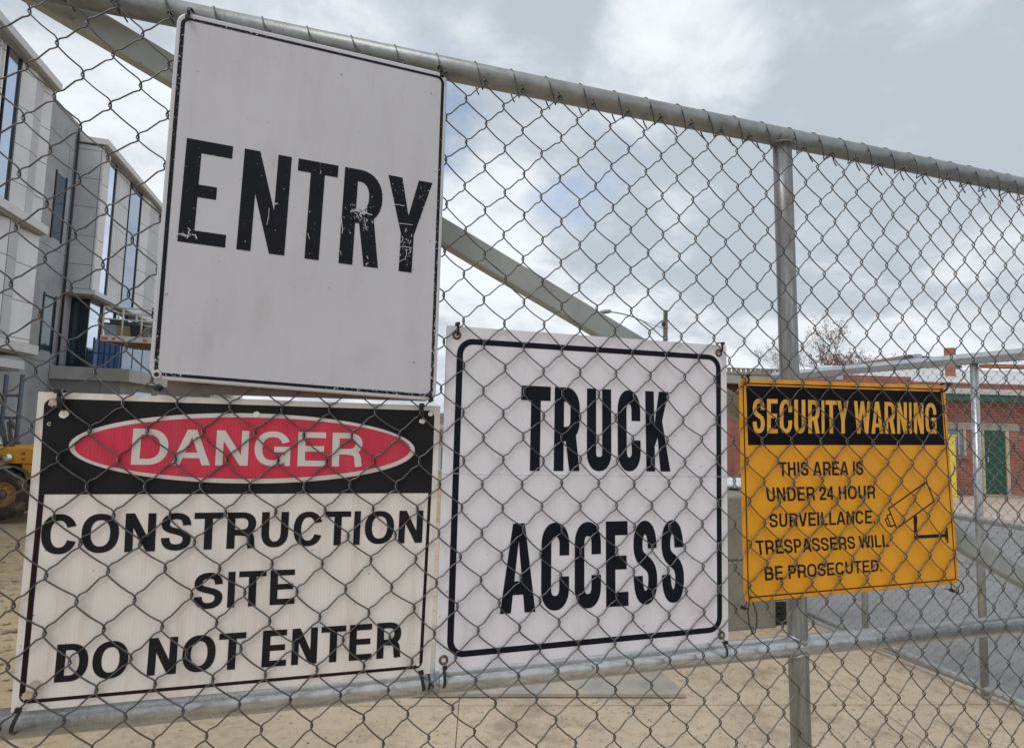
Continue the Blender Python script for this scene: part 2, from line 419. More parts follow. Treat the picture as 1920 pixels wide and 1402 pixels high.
def fix(me):
    bm = bmesh.new(); bm.from_mesh(me); bmesh.ops.recalc_face_normals(bm, faces=bm.faces); bm.to_mesh(me); bm.free()


def tag(o, label=None, cat=None, group=None, kind=None):
    if label: o['label'] = label
    if cat: o['category'] = cat
    if group: o['group'] = group
    if kind: o['kind'] = kind
    return o


def obj(name, mb, m, parent=None, bevel=0.0, recalc=True):
    """links a builder as ONE mesh object; vertices are given in world space and stored relative to the thing's base"""
    p = parent; loc = Vector((0, 0, 0)); rot = None
    if p is not None:
        root = p
        base = Vector((0, 0, 0)); chain = []
        while root is not None: chain.append(root); root = root.parent
        mw = Matrix.Identity(4)
        for c in reversed(chain): mw = mw @ c.matrix_basis
        inv = mw.inverted()
        vs = [inv @ v for v in mb.v] if not getattr(mb, 'local', False) else mb.v
    else:
        xs = [v.x for v in mb.v]; ys = [v.y for v in mb.v]; zs = [v.z for v in mb.v]
        loc = Vector(((min(xs) + max(xs)) / 2, (min(ys) + max(ys)) / 2, min(zs)))
        vs = [v - loc for v in mb.v]
    me = bpy.data.meshes.new(name)
    me.from_pydata([tuple(v) for v in vs], [], mb.f)
    me.polygons.foreach_set('use_smooth', mb.smooth)
    me.update()
    if recalc: fix(me)
    me.materials.append(m)
    o = bpy.data.objects.new(name, me); COL.objects.link(o); o.location = loc
    if p is not None: o.parent = p
    if bevel:
        b = o.modifiers.new('bevel', 'BEVEL'); b.width = bevel; b.segments = 2; b.limit_method = 'ANGLE'; b.angle_limit = math.radians(40)
    return o


def thing(name, loc, label, cat, group=None, rz=0.0):
    o = bpy.data.objects.new(name, None); COL.objects.link(o); o.location = loc; o.rotation_euler = (0, 0, rz)
    o.empty_display_size = 0.1
    return tag(o, label, cat, group)


def struct(name, mb, m): return tag(obj(name, mb, m), kind='structure')


# ------------------------------------------------------------------ lettering: drawn block capitals
def _arc(cx, cy, rx, ry, a0, a1, n=10, e=1.0):
    out = []
    for i in range(n + 1):
        a = math.radians(a0 + (a1 - a0) * i / n); c, s_ = math.cos(a), math.sin(a)
        out.append((cx + rx * math.copysign(abs(c) ** e, c), cy + ry * math.copysign(abs(s_) ** e, s_)))
    return out


def _bez(p0, p1, p2, p3, n=10):
    o = []
    for i in range(n + 1):
        t = i / n; u = 1 - t
        o.append(tuple(u ** 3 * a + 3 * u * u * t * b + 3 * u * t * t * c + t ** 3 * d for a, b, c, d in zip(p0, p1, p2, p3)))
    return o


def _stroke(pts, sv, sh, closed=False):
    q = []
    for p in pts:
        if not q or (abs(p[0] - q[-1][0]) + abs(p[1] - q[-1][1])) > 1e-6: q.append(p)
    n = len(q); L_, R_ = [], []
    for i, p in enumerate(q):
        a = q[(i - 1) % n] if closed or i > 0 else p
        b = q[(i + 1) % n] if closed or i < n - 1 else p
        tx, ty = b[0] - a[0], b[1] - a[1]
        # elliptical nib: half-widths sv/2 across, sh/2 up
        nx, ny = -ty * 1.0, tx * 1.0
        k = math.hypot(nx * sv / 2, ny * sh / 2) or 1e-9
        ox, oy = nx * (sv / 2) ** 2 / k, ny * (sh / 2) ** 2 / k
        L_.append((p[0] + ox, p[1] + oy)); R_.append((p[0] - ox, p[1] - oy))
    return [[L_[i], L_[(i + 1) % n], R_[(i + 1) % n], R_[i]] for i in range(n if closed else n - 1)]


def _rc(x0, y0, x1, y1): return [[(x0, y0), (x1, y0), (x1, y1), (x0, y1)]]


def _dg(xb, xt, y0, y1, t): return [[(xb, y0), (xb + t, y0), (xt + t, y1), (xt, y1)]]


def glyph(ch, w, sv, sh, ry=1.0):
    """list of strokes (each a list of quads) of a capital in a box w wide and 1 high; ry = how far the bends reach (small: straight sides)"""
    a = w / 2 - sv / 2; b = 0.5 - sh / 2; r = min(b, max(b * ry, a * 0.75)); cx = w / 2
    xl, xr, yb, yt = sv / 2, w - sv / 2, sh / 2, 1 - sh / 2
    e = 0.88
    if ch == 'I': return [_rc(0, 0, w, 1)]
    if ch == 'L': return [_rc(0, 0, sv, 1), _rc(sv, 0, w, sh)]
    if ch == 'E': return [_rc(0, 0, sv, 1), _rc(sv, 0, w, sh), _rc(sv, 1 - sh, w * .985, 1), _rc(sv, .5 - sh * .42, w * (.93 if ry != .75 else .72), .5 + sh * .56)]
    if ch == 'T': return [_rc(0, 1 - sh, w, 1), _rc(cx - sv / 2, 0, cx + sv / 2, 1 - sh)]
    if ch == 'H': return [_rc(0, 0, sv, 1), _rc(w - sv, 0, w, 1), _rc(sv, .5 - sh * .45, w - sv, .5 + sh * .55)]
    if ch == 'N': return [_rc(0, 0, sv * .93, 1), _rc(w - sv * .93, 0, w, 1), [[(0, 1), (sv * 1.05, 1), (w, 0), (w - sv * 1.05, 0)]]]
    if ch == 'A':
        t = sv * 1.06; ap = sv * .58; yb1, yb2 = .20, .20 + sh * .92
        k = lambda y: (cx - ap) * y + t * (1 - y) * 1.0 + (ap - 0.02 * w) * 0 
        inner = lambda y: t + (cx - t) * (y / .80)
        return [[[(0, 0), (t, 0), (cx, .80), (cx, 1), (cx - ap, 1)]], [[(w, 0), (w - t, 0), (cx, .80), (cx, 1), (cx + ap, 1)]],
                [[(inner(yb1), yb1), (w - inner(yb1), yb1), (w - inner(yb2), yb2), (inner(yb2), yb2)]]]
    if ch == 'V':
        t = sv * 1.06; ap = sv * .58
        return [[[(0, 1), (t, 1), (cx, .24), (cx, 0), (cx - ap, 0)]], [[(w, 1), (w - t, 1), (cx, .24), (cx, 0), (cx + ap, 0)]]]
    if ch == 'W':
        t = sv * .98; h = w * .265; 
        return [[[(0, 1), (t, 1), (h + t * .45, 0), (h - t * .5, 0)]], [[(cx - t * .48, 1), (cx + t * .30, 1), (h + t * .5, 0), (h - t * .45, 0)]],
                [[(w, 1), (w - t, 1), (w - h - t * .45, 0), (w - h + t * .5, 0)]], [[(cx + t * .48, 1), (cx - t * .30, 1), (w - h - t * .5, 0), (w - h + t * .45, 0)]]]
    if ch == 'Y':
        t = sv * 1.08
        return [_rc(cx - sv / 2, 0, cx + sv / 2, .40), [[(0, 1), (t, 1), (cx, .60), (cx, .40), (cx - sv / 2, .40)]],
                [[(w, 1), (w - t, 1), (cx, .60), (cx, .40), (cx + sv / 2, .40)]]]
    if ch == 'K': return [_rc(0, 0, sv, 1), [[(sv * .95, .30), (sv * .95, .54), (w - sv * 1.15, 1), (w - .01 * w, 1), (sv + (w - sv) * .38, .52)]],
                          [[(sv + (w - sv) * .18, .49), (sv + (w - sv) * .50, .66), (w, 0), (w - sv * 1.15, 0)]]]
    if ch == 'O': return [_stroke(_arc(cx, 1 - sh / 2 - r, a, r, 0, 90, 10, e) + _arc(cx, 1 - sh / 2 - r, a, r, 90, 180, 10, e) +
                                  _arc(cx, sh / 2 + r, a, r, 180, 270, 10, e) + _arc(cx, sh / 2 + r, a, r, 270, 358, 10, e), sv, sh, True)]
    if ch in 'CG':
        g = .17 if ry > .8 else .13
        top = _arc(cx, 1 - sh / 2 - r, a, r, 22 if ry > .8 else 0, 90, 10, e); bot = _arc(cx, sh / 2 + r, a, r, 270, 338 if ry > .8 else 360, 10, e)
        pts = top + _arc(cx, 1 - sh / 2 - r, a, r, 90, 180, 10, e) + _arc(cx, sh / 2 + r, a, r, 180, 270, 10, e)
        if ry <= .8: pts = [(xr, .62)] + pts
        if ch == 'C':
            pts += bot + ([] if ry > .8 else [(xr, .38)])
            return [_stroke(pts, sv, sh)]
        pts += _arc(cx, sh / 2 + r, a, r, 270, 335, 8, e)
        return [_stroke(pts, sv, sh), _rc(w * .54, .40, w, .40 + sh * .95), _rc(w - sv * .72, 0.0, w, .41)]
    if ch == 'U': return [_stroke([(xl, 1)] + _arc(cx, sh / 2 + r * .8, a, r * .8, 180, 270, 10, e) + _arc(cx, sh / 2 + r * .8, a, r * .8, 270, 360, 10, e) + [(xr, 1)], sv, sh)]
    if ch == 'D':
        x0 = w * .42
        return [_rc(0, 0, sv, 1), _stroke([(sv, yt), (x0, yt)] + _arc(x0, 1 - sh / 2 - r, xr - x0, r, 90, 0, 10, e) + _arc(x0, sh / 2 + r, xr - x0, r, 0, -90, 10, e) + [(sv, yb)], sv, sh)]
    if ch in 'PRB':
        ym = .5 if ch == 'B' or ry == .75 else .44
        rr = (yt - ym) / 2; xr2 = w - sv / 2 - (w * .03 if ch == 'B' else 0); x0 = max(w * .45, xr2 - max(rr * 1.1, a * .9)); x0 = max(x0, sv)
        if ry == .75: x0 = w * .37
        rx = xr2 - x0; y2 = rr if ry > .7 else min(rr, rx * 1.2 + .02)
        up = _stroke([(sv, yt), (x0, yt)] + _arc(x0, yt - y2, rx, y2, 90, 0, 8, e) + _arc(x0, ym + y2, rx, y2, 0, -90, 8, e) + [(sv, ym)], sv, sh)
        out = [_rc(0, 0, sv, 1), up]
        if ch == 'R':
            if ry > .8: out.append(_stroke(_bez((w * .50, ym - .01), (w * .82, ym - .01), (w - sv * .62, ym - .10), (w - sv * .60, .12), 8) + [(w - sv * .5, 0)], sv * .95, sh))
            else: out.append([[(w * .42, ym), (w * .42 + sv * 1.1, ym + sh * .3), (w, 0), (w - sv * 1.08, 0)]])
        if ch == 'B':
            r3 = (ym - yb) / 2; x0 = max(w * .42, w - sv / 2 - r3 * 1.1)
            out.append(_stroke([(sv, ym), (x0, ym)] + _arc(x0, ym - r3, w - sv / 2 - x0, r3, 90, -90, 14, e) + [(sv, yb)], sv, sh))
        return out
    if ch == 'S':
        k = b * 2
        Y = lambda v: sh / 2 + v * k
        X = lambda u: cx + u * a
        P = lambda u, v: (X(u), Y(v))
        pts = (_bez(P(.97, .70), P(.97, .90), P(.62, 1), P(0, 1)) + _bez(P(0, 1), P(-.62, 1), P(-1, .90), P(-1, .745)) +
               _bez(P(-1, .745), P(-1, .58), P(-.5, .56), P(0, .51)) + _bez(P(0, .51), P(.55, .455), P(1, .42), P(1, .26)) +
               _bez(P(1, .26), P(1, .09), P(.62, 0), P(0, 0)) + _bez(P(0, 0), P(-.66, 0), P(-1, .10), P(-1, .31)))
        return [_stroke(pts, sv, sh)]
    if ch == '2':
        k = lambda u, v: (cx + u * a, sh / 2 + v * (1 - sh))
        return [_rc(0, 0, w, sh), _stroke(_bez(k(-1, .66), k(-1, .9), k(-.6, 1), k(0, 1)) + _bez(k(0, 1), k(.66, 1), k(1, .88), k(1, .70)) +
                                         _bez(k(1, .70), k(1, .45), k(-.75, .35), k(-.92, .0)), sv, sh)]
    if ch == '4': return [_rc(w * .56, 0, w * .56 + sv, 1), _rc(0, .22, w, .22 + sh), [[(0, .22 + sh * .6), (0, .22 + sh * 1.3), (w * .56, 1), (w * .56 + sv, 1), (w * .56 + sv * .1, .80), (sv * .9, .22 + sh * .9)]]]
    if ch == '.': return [_rc(0, 0, w, sh * 1.05)]
    return []


ADV = {'A': (722, 20, 702), 'B': (722, 76, 669), 'C': (722, 44, 684), 'D': (722, 76, 685), 'E': (667, 76, 621), 'G': (778, 44, 713), 'H': (722, 71, 651),
       'I': (278, 64, 214), 'K': (722, 87, 722), 'L': (611, 76, 583), 'N': (722, 69, 654), 'O': (778, 44, 734), 'P': (667, 76, 627), 'R': (722, 76, 677),
       'S': (667, 39, 629), 'T': (611, 14, 598), 'U': (722, 72, 651), 'V': (667, 19, 648), 'W': (944, 6, 938), 'Y': (667, 15, 653), '.': (278, 64, 214),
       '2': (556, 26, 511), '4': (556, 27, 526), ' ': (278, 0, 0)}


def layout(text):
    """letter boxes of a line as fractions of its width, grotesque proportions"""
    x = 0; out = []
    for c in text:
        ad, l, r = ADV[c]
        if c != ' ': out.append((c, x + l, x + r))
        x += ad
    a, b = out[0][1], out[-1][2]
    return [(c, (l - a) / (b - a), (r - a) / (b - a)) for c, l, r in out]


class Plane:
    """the plane a sign hangs in (parallel to the gate), at depth y; P() finds where a surveyed point lies on it"""
    def __init__(s, y): s.y = y

    def P(s, px, py, lift=0.0):
        q = hy(px, py, s.y); return Vector((q.x, s.y - lift, q.z))

    def quad(s, c, lift=0.0):
        p = [s.P(*q) for q in c]       # TL TR BR BL

        def f(u, v, extra=0.0):         # u right, v up, both 0..1
            q = p[3] * (1 - u) * (1 - v) + p[2] * u * (1 - v) + p[1] * u * v + p[0] * (1 - u) * v
            q = q.copy(); q.y -= lift + extra
            return q
        f.w = ((p[1] - p[0]).length + (p[2] - p[3]).length) / 2; f.h = ((p[0] - p[3]).length + (p[1] - p[2]).length) / 2
        return f


def write(f, boxes, sv, sh, ry, mb=None):
    """lettering on quad f; sv, sh = stem and bar thickness as a share of the letter height"""
    mb = mb or MB(); asp = f.w / f.h; k = 0
    for c, l, r in boxes:
        w = (r - l) * asp
        for part in glyph(c, w, sv, sh, ry):
            k += 1
            for q in part:
                n = len(q)
                mb.add([f(l + x / asp, y, 0.00002 * (k % 12)) for x, y in q], [tuple(range(n))])
    return mb


def rrect(f, inset_m, rad_m, n=7, lift=0.0, insets=None):
    """rounded rectangle on quad f, inset from its edge; insets = (left, right, bottom, top) in metres"""
    L_, R_, B_, T_ = insets or (inset_m,) * 4
    W_, H_ = f.w, f.h; out = []
    for cx, cy, a0 in ((W_ - R_ - rad_m, H_ - T_ - rad_m, 0), (L_ + rad_m, H_ - T_ - rad_m, 90), (L_ + rad_m, B_ + rad_m, 180), (W_ - R_ - rad_m, B_ + rad_m, 270)):
        for i in range(n + 1):
            a = math.radians(a0 + 90 * i / n); out.append(f((cx + rad_m * math.cos(a)) / W_, (cy + rad_m * math.sin(a)) / H_, lift))
    return out


def ellipse(f0, l, r, t, b, plane, lift, n=72, ex=0.92):
    L_, R_, T_, B_ = (plane.P(*q, lift) for q in (l, r, t, b))
    c = (L_ + R_) / 2; c2 = (T_ + B_) / 2; c = Vector((c.x, c.y, c2.z)); ax = (R_ - L_) / 2; ay = (T_ - B_) / 2
    out = []
    for i in range(n):
        a = 2 * PI * i / n; ca, sa = math.cos(a), math.sin(a)
        out.append(c + ax * ca + ay * sa)
    return out


# ------------------------------------------------------------------ ground, road, paving
def gz(y):
    t = max(0.0, min(1.0, (y - 1.0) / 10.0)); return -0.30 * t


M['dirt'] = ground_mat('sandy_dirt', (0.42, 0.32, 0.20), (0.50, 0.385, 0.245), (0.24, 0.18, 0.115), .55)
M['concrete'] = ground_mat('dusty_concrete', (0.56, 0.445, 0.325), (0.48, 0.395, 0.30), (0.30, 0.23, 0.16), .55, 1.0)
def drift(m, col):
    """sand tracked from the dirt yard on to the slab, ragged where it thins out"""
    nt = m.node_tree; N = nt.nodes.new; L = nt.links.new
    bc = nt.nodes['Principled BSDF'].inputs['Base Color']; src = bc.links[0].from_socket
    ge = N('ShaderNodeNewGeometry'); sp = N('ShaderNodeSeparateXYZ'); L(ge.outputs['Position'], sp.inputs[0])
    r = N('ShaderNodeMapRange'); r.inputs['From Min'].default_value = 1.3; r.inputs['From Max'].default_value = -1.5; L(sp.outputs[0], r.inputs['Value'])
    n = N('ShaderNodeTexNoise'); n.inputs['Scale'].default_value = 2.3; n.inputs['Detail'].default_value = 10; n.inputs['Roughness'].default_value = .72; L(ge.outputs['Position'], n.inputs['Vector'])
    a = N('ShaderNodeMath'); a.operation = 'ADD'; L(r.outputs[0], a.inputs[0]); L(n.outputs['Fac'], a.inputs[1])
    f = N('ShaderNodeMapRange'); f.inputs['From Min'].default_value = .75; f.inputs['From Max'].default_value = 1.15; L(a.outputs[0], f.inputs['Value'])
    n2 = N('ShaderNodeTexNoise'); n2.inputs['Scale'].default_value = 22; n2.inputs['Detail'].default_value = 8; n2.inputs['Roughness'].default_value = .75; L(ge.outputs['Position'], n2.inputs['Vector'])
    f2 = N('ShaderNodeMapRange'); f2.inputs['From Min'].default_value = .4; f2.inputs['From Max'].default_value = .62; L(n2.outputs['Fac'], f2.inputs['Value'])
    c = N('ShaderNodeMix'); c.data_type = 'RGBA'; L(f2.outputs[0], c.inputs['Factor']); c.inputs['A'].default_value = (*col, 1); c.inputs['B'].default_value = tuple(q * .72 for q in col) + (1,)
    mx = N('ShaderNodeMix'); mx.data_type = 'RGBA'; L(f.outputs[0], mx.inputs['Factor']); L(src, mx.inputs['A']); L(c.outputs['Result'], mx.inputs['B']); L(mx.outputs['Result'], bc)


drift(M['concrete'], (.50, .40, .285))
M['asphalt'] = mat('asphalt', (0.27, 0.27, 0.272), 0.9, 0, 0.14, 2.0, 0.5, 160, stain=(0.15, 0.15, 0.15), stain_scale=1.4)
M['paving'] = mat('pale_paving', (0.52, 0.43, 0.35), 0.9, 0, 0.10, 1.5, 0.2, 60)
M['kerb'] = mat('kerb_concrete', (0.40, 0.38, 0.34), 0.9, 0, 0.12, 5, 0.2, 50)


def sheet(poly_pts, lift, step=0.5):
    """a sheet that follows the ground: strips of the polygon cut along Y"""
    mb = MB(); ys = sorted(set([p[1] for p in poly_pts])); y0, y1 = ys[0], ys[-1]
    cuts = sorted(set([y0, y1] + ys + [v for v in (1.0, 11.0) if y0 < v < y1]))

    def xr(y):
        xs = []
        n = len(poly_pts)
        for i in range(n):
            a, b = poly_pts[i], poly_pts[(i + 1) % n]
            if min(a[1], b[1]) - 1e-9 <= y <= max(a[1], b[1]) + 1e-9 and abs(a[1] - b[1]) > 1e-9:
                t = (y - a[1]) / (b[1] - a[1]); xs.append(a[0] + (b[0] - a[0]) * t)
        return min(xs), max(xs)
    for a, b in zip(cuts[:-1], cuts[1:]):
        e = 1e-6
        if b - a < 1e-4: continue
        la, ra = xr(a + e); lb, rb = xr(b - e)
        mb.add([(la, a, gz(a) + lift), (ra, a, gz(a) + lift), (rb, b, gz(b) + lift), (lb, b, gz(b) + lift)], [(0, 1, 2, 3)])
    return mb


def build_ground():
    mb = MB(); ys = [-60, -20, -6] + [-3 + .25 * i for i in range(17)] + [1.5 + i * .5 for i in range(20)] + [12, 16, 24, 40, 80, 200, 900]
    xs = [-900, -200, -60, -25, -12] + [-9 + .3 * i for i in range(29)] + [0, 4, 10, 20, 40, 80, 200, 900]
    rng = random.Random(3); nx = len(xs)
    for y in ys:
        for x in xs:
            b = 0
            if -9 < x < -.6 and 0 < y < 11: b = rng.uniform(-.02, .02) + .05 * max(0, math.sin(x * 1.3 + y * .6)) * max(0, min(1, (-1 - x)))
            if 4.5 < x and y > 1: b = -.03
            mb.v.append(Vector((x, y, gz(y) + b - .012)))
    for j in range(len(ys) - 1):
        for i in range(nx - 1):
            a = j * nx + i; mb.f.append((a, a + 1, a + nx + 1, a + nx)); mb.smooth.append(True)
    struct('ground', mb, M['dirt'])
    # concrete driveway laid in slabs: gaps between the slabs are the joints
    drive = MB(); A = math.radians(-13.5); ox, oy = hz(858, 1350, gz(2.2)).xy
    ex, ey = Vector((math.cos(A), math.sin(A))), Vector((-math.sin(A), math.cos(A)))
    j0 = hz(1390, 1325, gz(2.2)); vj = (Vector((j0.x - ox, j0.y - oy))).dot(ey)      # the cross joint that runs past the plate

    def clip(poly, nx, ny, d):         # keep nx*x + ny*y <= d
        out = []
        for i in range(len(poly)):
            p, q = poly[i], poly[(i + 1) % len(poly)]; dp, dq = nx * p[0] + ny * p[1] - d, nx * q[0] + ny * q[1] - d
            if dp <= 0: out.append(p)
            if (dp < 0) != (dq < 0) and dp != dq: t = dp / (dp - dq); out.append((p[0] + (q[0] - p[0]) * t, p[1] + (q[1] - p[1]) * t))
        return out
    us = [-9.0, -2.6, 0.0, 2.45, 4.9, 9.0]; vs_ = [-8.0, vj - 2.4, vj, vj + 2.4, vj + 4.8, vj + 7.2, 14.0]; gp = .0022
    for u0, u1 in zip(us[:-1], us[1:]):
        for v0, v1 in zip(vs_[:-1], vs_[1:]):
            q = [Vector((ox, oy)) + ex * u + ey * v for u, v in ((u0 + gp, v0 + gp), (u1 - gp, v0 + gp), (u1 - gp, v1 - gp), (u0 + gp, v1 - gp))]
            q = [tuple(p) for p in q]
            for c in ((1, 0, 4.0), (-1, .12, 1.75), (0, 1, 9.2), (0, -1, 3.0)):
                q = clip(q, *c)
                if len(q) < 3: break
            if len(q) < 3: continue
            if max(p[1] for p in q) - min(p[1] for p in q) < .01: continue
            s_ = sheet(q, 0.004); drive.add(s_.v, s_.f)
    struct('driveway', drive, M['concrete'])
    road = sheet([(3.996, -8), (30, -8), (30, 1.2), (13.1, 8.0), (9.8, 11.4), (3.996, 11.4)], 0.008)
    struct('road', road, M['asphalt'])
    kb = MB()
    # pavement beyond the road, in front of the brick shops: real raised slab with a kerb
    d = Vector((0.956, -0.283, 0)); n = Vector((0.283, 0.956, 0))
    o = Vector((13.46, 8.05, -.22))
    f0, f1 = o - d * 9, o + d * 14
    pv = MB().hexa([f0 + n * .16 + Vector((0, 0, -.25)), f1 + n * .16 + Vector((0, 0, -.25)), f1 + n * 5.9 + Vector((0, 0, -.25)), f0 + n * 5.9 + Vector((0, 0, -.25)),
                    f0 + n * .16 + Vector((0, 0, -.02)), f1 + n * .16 + Vector((0, 0, -.02)), f1 + n * 5.9 + Vector((0, 0, .0)), f0 + n * 5.9 + Vector((0, 0, .0))])
    struct('pavement', pv, M['paving'])
    kb.hexa([f0 + Vector((0, 0, -.3)), f1 + Vector((0, 0, -.3)), f1 + n * .157 + Vector((0, 0, -.3)), f0 + n * .157 + Vector((0, 0, -.3)),
             f0 + Vector((0, 0, -.015)), f1 + Vector((0, 0, -.015)), f1 + n * .157 + Vector((0, 0, -.012)), f0 + n * .157 + Vector((0, 0, -.012))])
    struct('kerb', kb, M['kerb'])


build_ground()


def dirt_clods():
    rg = random.Random(12); mb = MB()
    for i in range(2400):
        if i % 3: x, y = rg.uniform(-1.0, 3.9), rg.uniform(.6, 5.5) ** 1.0
        else: x, y = rg.uniform(-6.0, -.8), rg.uniform(.8, 8.5)
        dirt = x < -.9
        r = rg.uniform(.002, .0062) * (2.8 if dirt and rg.random() < .4 else 1.0)
        if rg.random() < .04: r *= 1.8
        z = gz(y) + (.004 if not dirt else -.004)
        n = 6; vs = [(x, y, z + r * rg.uniform(.7, 1.1))]
        for ring, (rr, h) in enumerate(((.8, .55), (1.0, 0))):
            for k in range(n):
                a = 2 * PI * k / n; q = r * rr * rg.uniform(.7, 1.3); vs.append((x + q * 1.4 * math.cos(a), y + q * math.sin(a), z + r * h * rg.uniform(.8, 1.2)))
        mb.add(vs, [(0, 1 + k, 1 + (k + 1) % n) for k in range(n)] + [(1 + k, 7 + k, 7 + (k + 1) % n, 1 + (k + 1) % n) for k in range(n)], False)
    lm = MB()
    for i in range(2600):
        y = rg.uniform(.5, 7.0); x = -1.0 - .12 * y - rg.random() ** 1.5 * 4.5
        if i % 4 == 0: x = rg.uniform(-1.6, .3)
        r = rg.uniform(.006, .022) * (1.0 if x < -1.2 else .55); z = gz(y) - .002; n = 6; vs = [(x, y, z + r * rg.uniform(.5, .9))]
        for ring, (rr, h) in enumerate(((.75, .45), (1.0, -.1))):
            for k in range(n):
                a = 2 * PI * k / n; q = r * rr * rg.uniform(.65, 1.35); vs.append((x + q * 1.5 * math.cos(a), y + q * math.sin(a), z + r * h * rg.uniform(.8, 1.2)))
        lm.add(vs, [(0, 1 + k, 1 + (k + 1) % n) for k in range(n)] + [(1 + k, 7 + k, 7 + (k + 1) % n, 1 + (k + 1) % n) for k in range(n)], True)
    tag(obj('dirt_lumps', lm, mat('sandy_lumps', (.40, .305, .195), .95, 0, .3, 9, .3, 120)), 'lumps of sandy earth churned up on the dirt yard', 'dirt', kind='stuff')
    tag(obj('dirt_clods', mb, mat('dark_crumbled_earth', (.27, .21, .14), .95, 0, .6, 6)), 'small crumbs of dry earth scattered over the driveway and dirt', 'dirt', kind='stuff')


dirt_clods()

# ------------------------------------------------------------------ the front gate
YR = 0.034          # depth of the pipe centres behind the wire
RT, RMID, RB = 2.268, 1.134, 0.085
XL, XR_ = -0.80, 2.16
PC = {(0, 0): (0.21237, 0.00889), (0, 1): (0.01291, -0.63228), (0, 2): (-0.00936, -0.00457), (0, 3): (-0.0032, -0.00037), (1, 0): (0.76128, 0.00179),
      (1, 1): (0.0099, 0.00337), (1, 2): (0.00216, -0.00526), (2, 0): (-0.00312, 0.0033), (2, 1): (0.00525, -0.0003), (3, 0): (-0.00213, -0.00185)}


def node(c, r):
    """where knuckle (column c, half-row r) of the slack wire fabric hangs"""
    cc = max(-1.1, min(2.1, c / 20.0)); rr = max(-1.05, min(1.15, (r - 15) / 15.0)); x = z = 0
    for (i, j), (a, b) in PC.items():
        x += a * cc ** i * rr ** j; z += b * cc ** i * rr ** j
    x += (c / 20.0 - cc) * 0.757 + (0.0128 * ((r - 15) / 15.0 - rr)); z += ((r - 15) / 15.0 - rr) * -0.632
    j = random.Random(int(c) * 997 + int(r) * 31)
    return Vector((x + j.gauss(0, .0013), 0, 1.6 + z + j.gauss(0, .0013)))


def fabric(nodef, c0, c1, r0, r1, rad, amp, reach, n=5, tdir=Vector((0, 1, 0)), kn=.0056, bow=.0020):
    """woven zigzag wires: each hooks its neighbour at every knuckle"""
    mb = MB(); wob = random.Random(11)
    for k in range(c0, c1):
        pts = []
        r = r0 if (k + r0) % 2 == 1 else r0
        for r in range(r0, r1 + 1):
            right = (k + r) % 2 == 0          # knuckles sit where column + row is odd
            c = k + 1 if right else k
            p = nodef(c, r)
            q = nodef(c - 1 if right else c + 1, r + 1) if r < r1 else None
            sgn = 1 if right else -1
            ax = (nodef(k + 1, r) - nodef(k, r)).normalized() * sgn
            o_ = k if right else k + 1
            up = (nodef(c, r - 1) - nodef(c, r + 1)).normalized(); nx_ = (nodef(o_, r + 1) - p).normalized()
            # going into the hook on one side of the fabric, out on the other
            pts.append(p + up * kn * 1.45 - ax * kn * .42 - tdir * amp * sgn)
            pts.append(p + up * kn * .78 + ax * reach * .45 - tdir * amp * sgn * .9)
            pts.append(p + up * kn * .25 + ax * reach - tdir * amp * sgn * .3)
            pts.append(p - up * kn * .25 + ax * reach + tdir * amp * sgn * .3)
            pts.append(p - up * kn * .78 + ax * reach * .45 + tdir * amp * sgn * .9)
            pts.append(p - up * kn * 1.45 - ax * kn * .42 + tdir * amp * sgn)
            if q is not None:
                pe = q + up * kn * 1.45 + ax * kn * .42 + tdir * amp * sgn; ps = pts[-1]
                perp = nx_.cross(tdir).normalized(); w_ = wob.uniform(.6, 1.3)
                for t in (.2, .5, .8):
                    d_ = -bow * math.sin(t * 2 * PI) if right else -bow * .7 * math.sin(t * PI)
                    pts.append(ps.lerp(pe, t) + perp * d_ * w_)
        mb.tube(pts, rad, n, caps=False)
    return mb


def pipe(name, a, b, r, m, parent, n=28): return obj(name, MB().tube([a, b], r, n), m, parent)


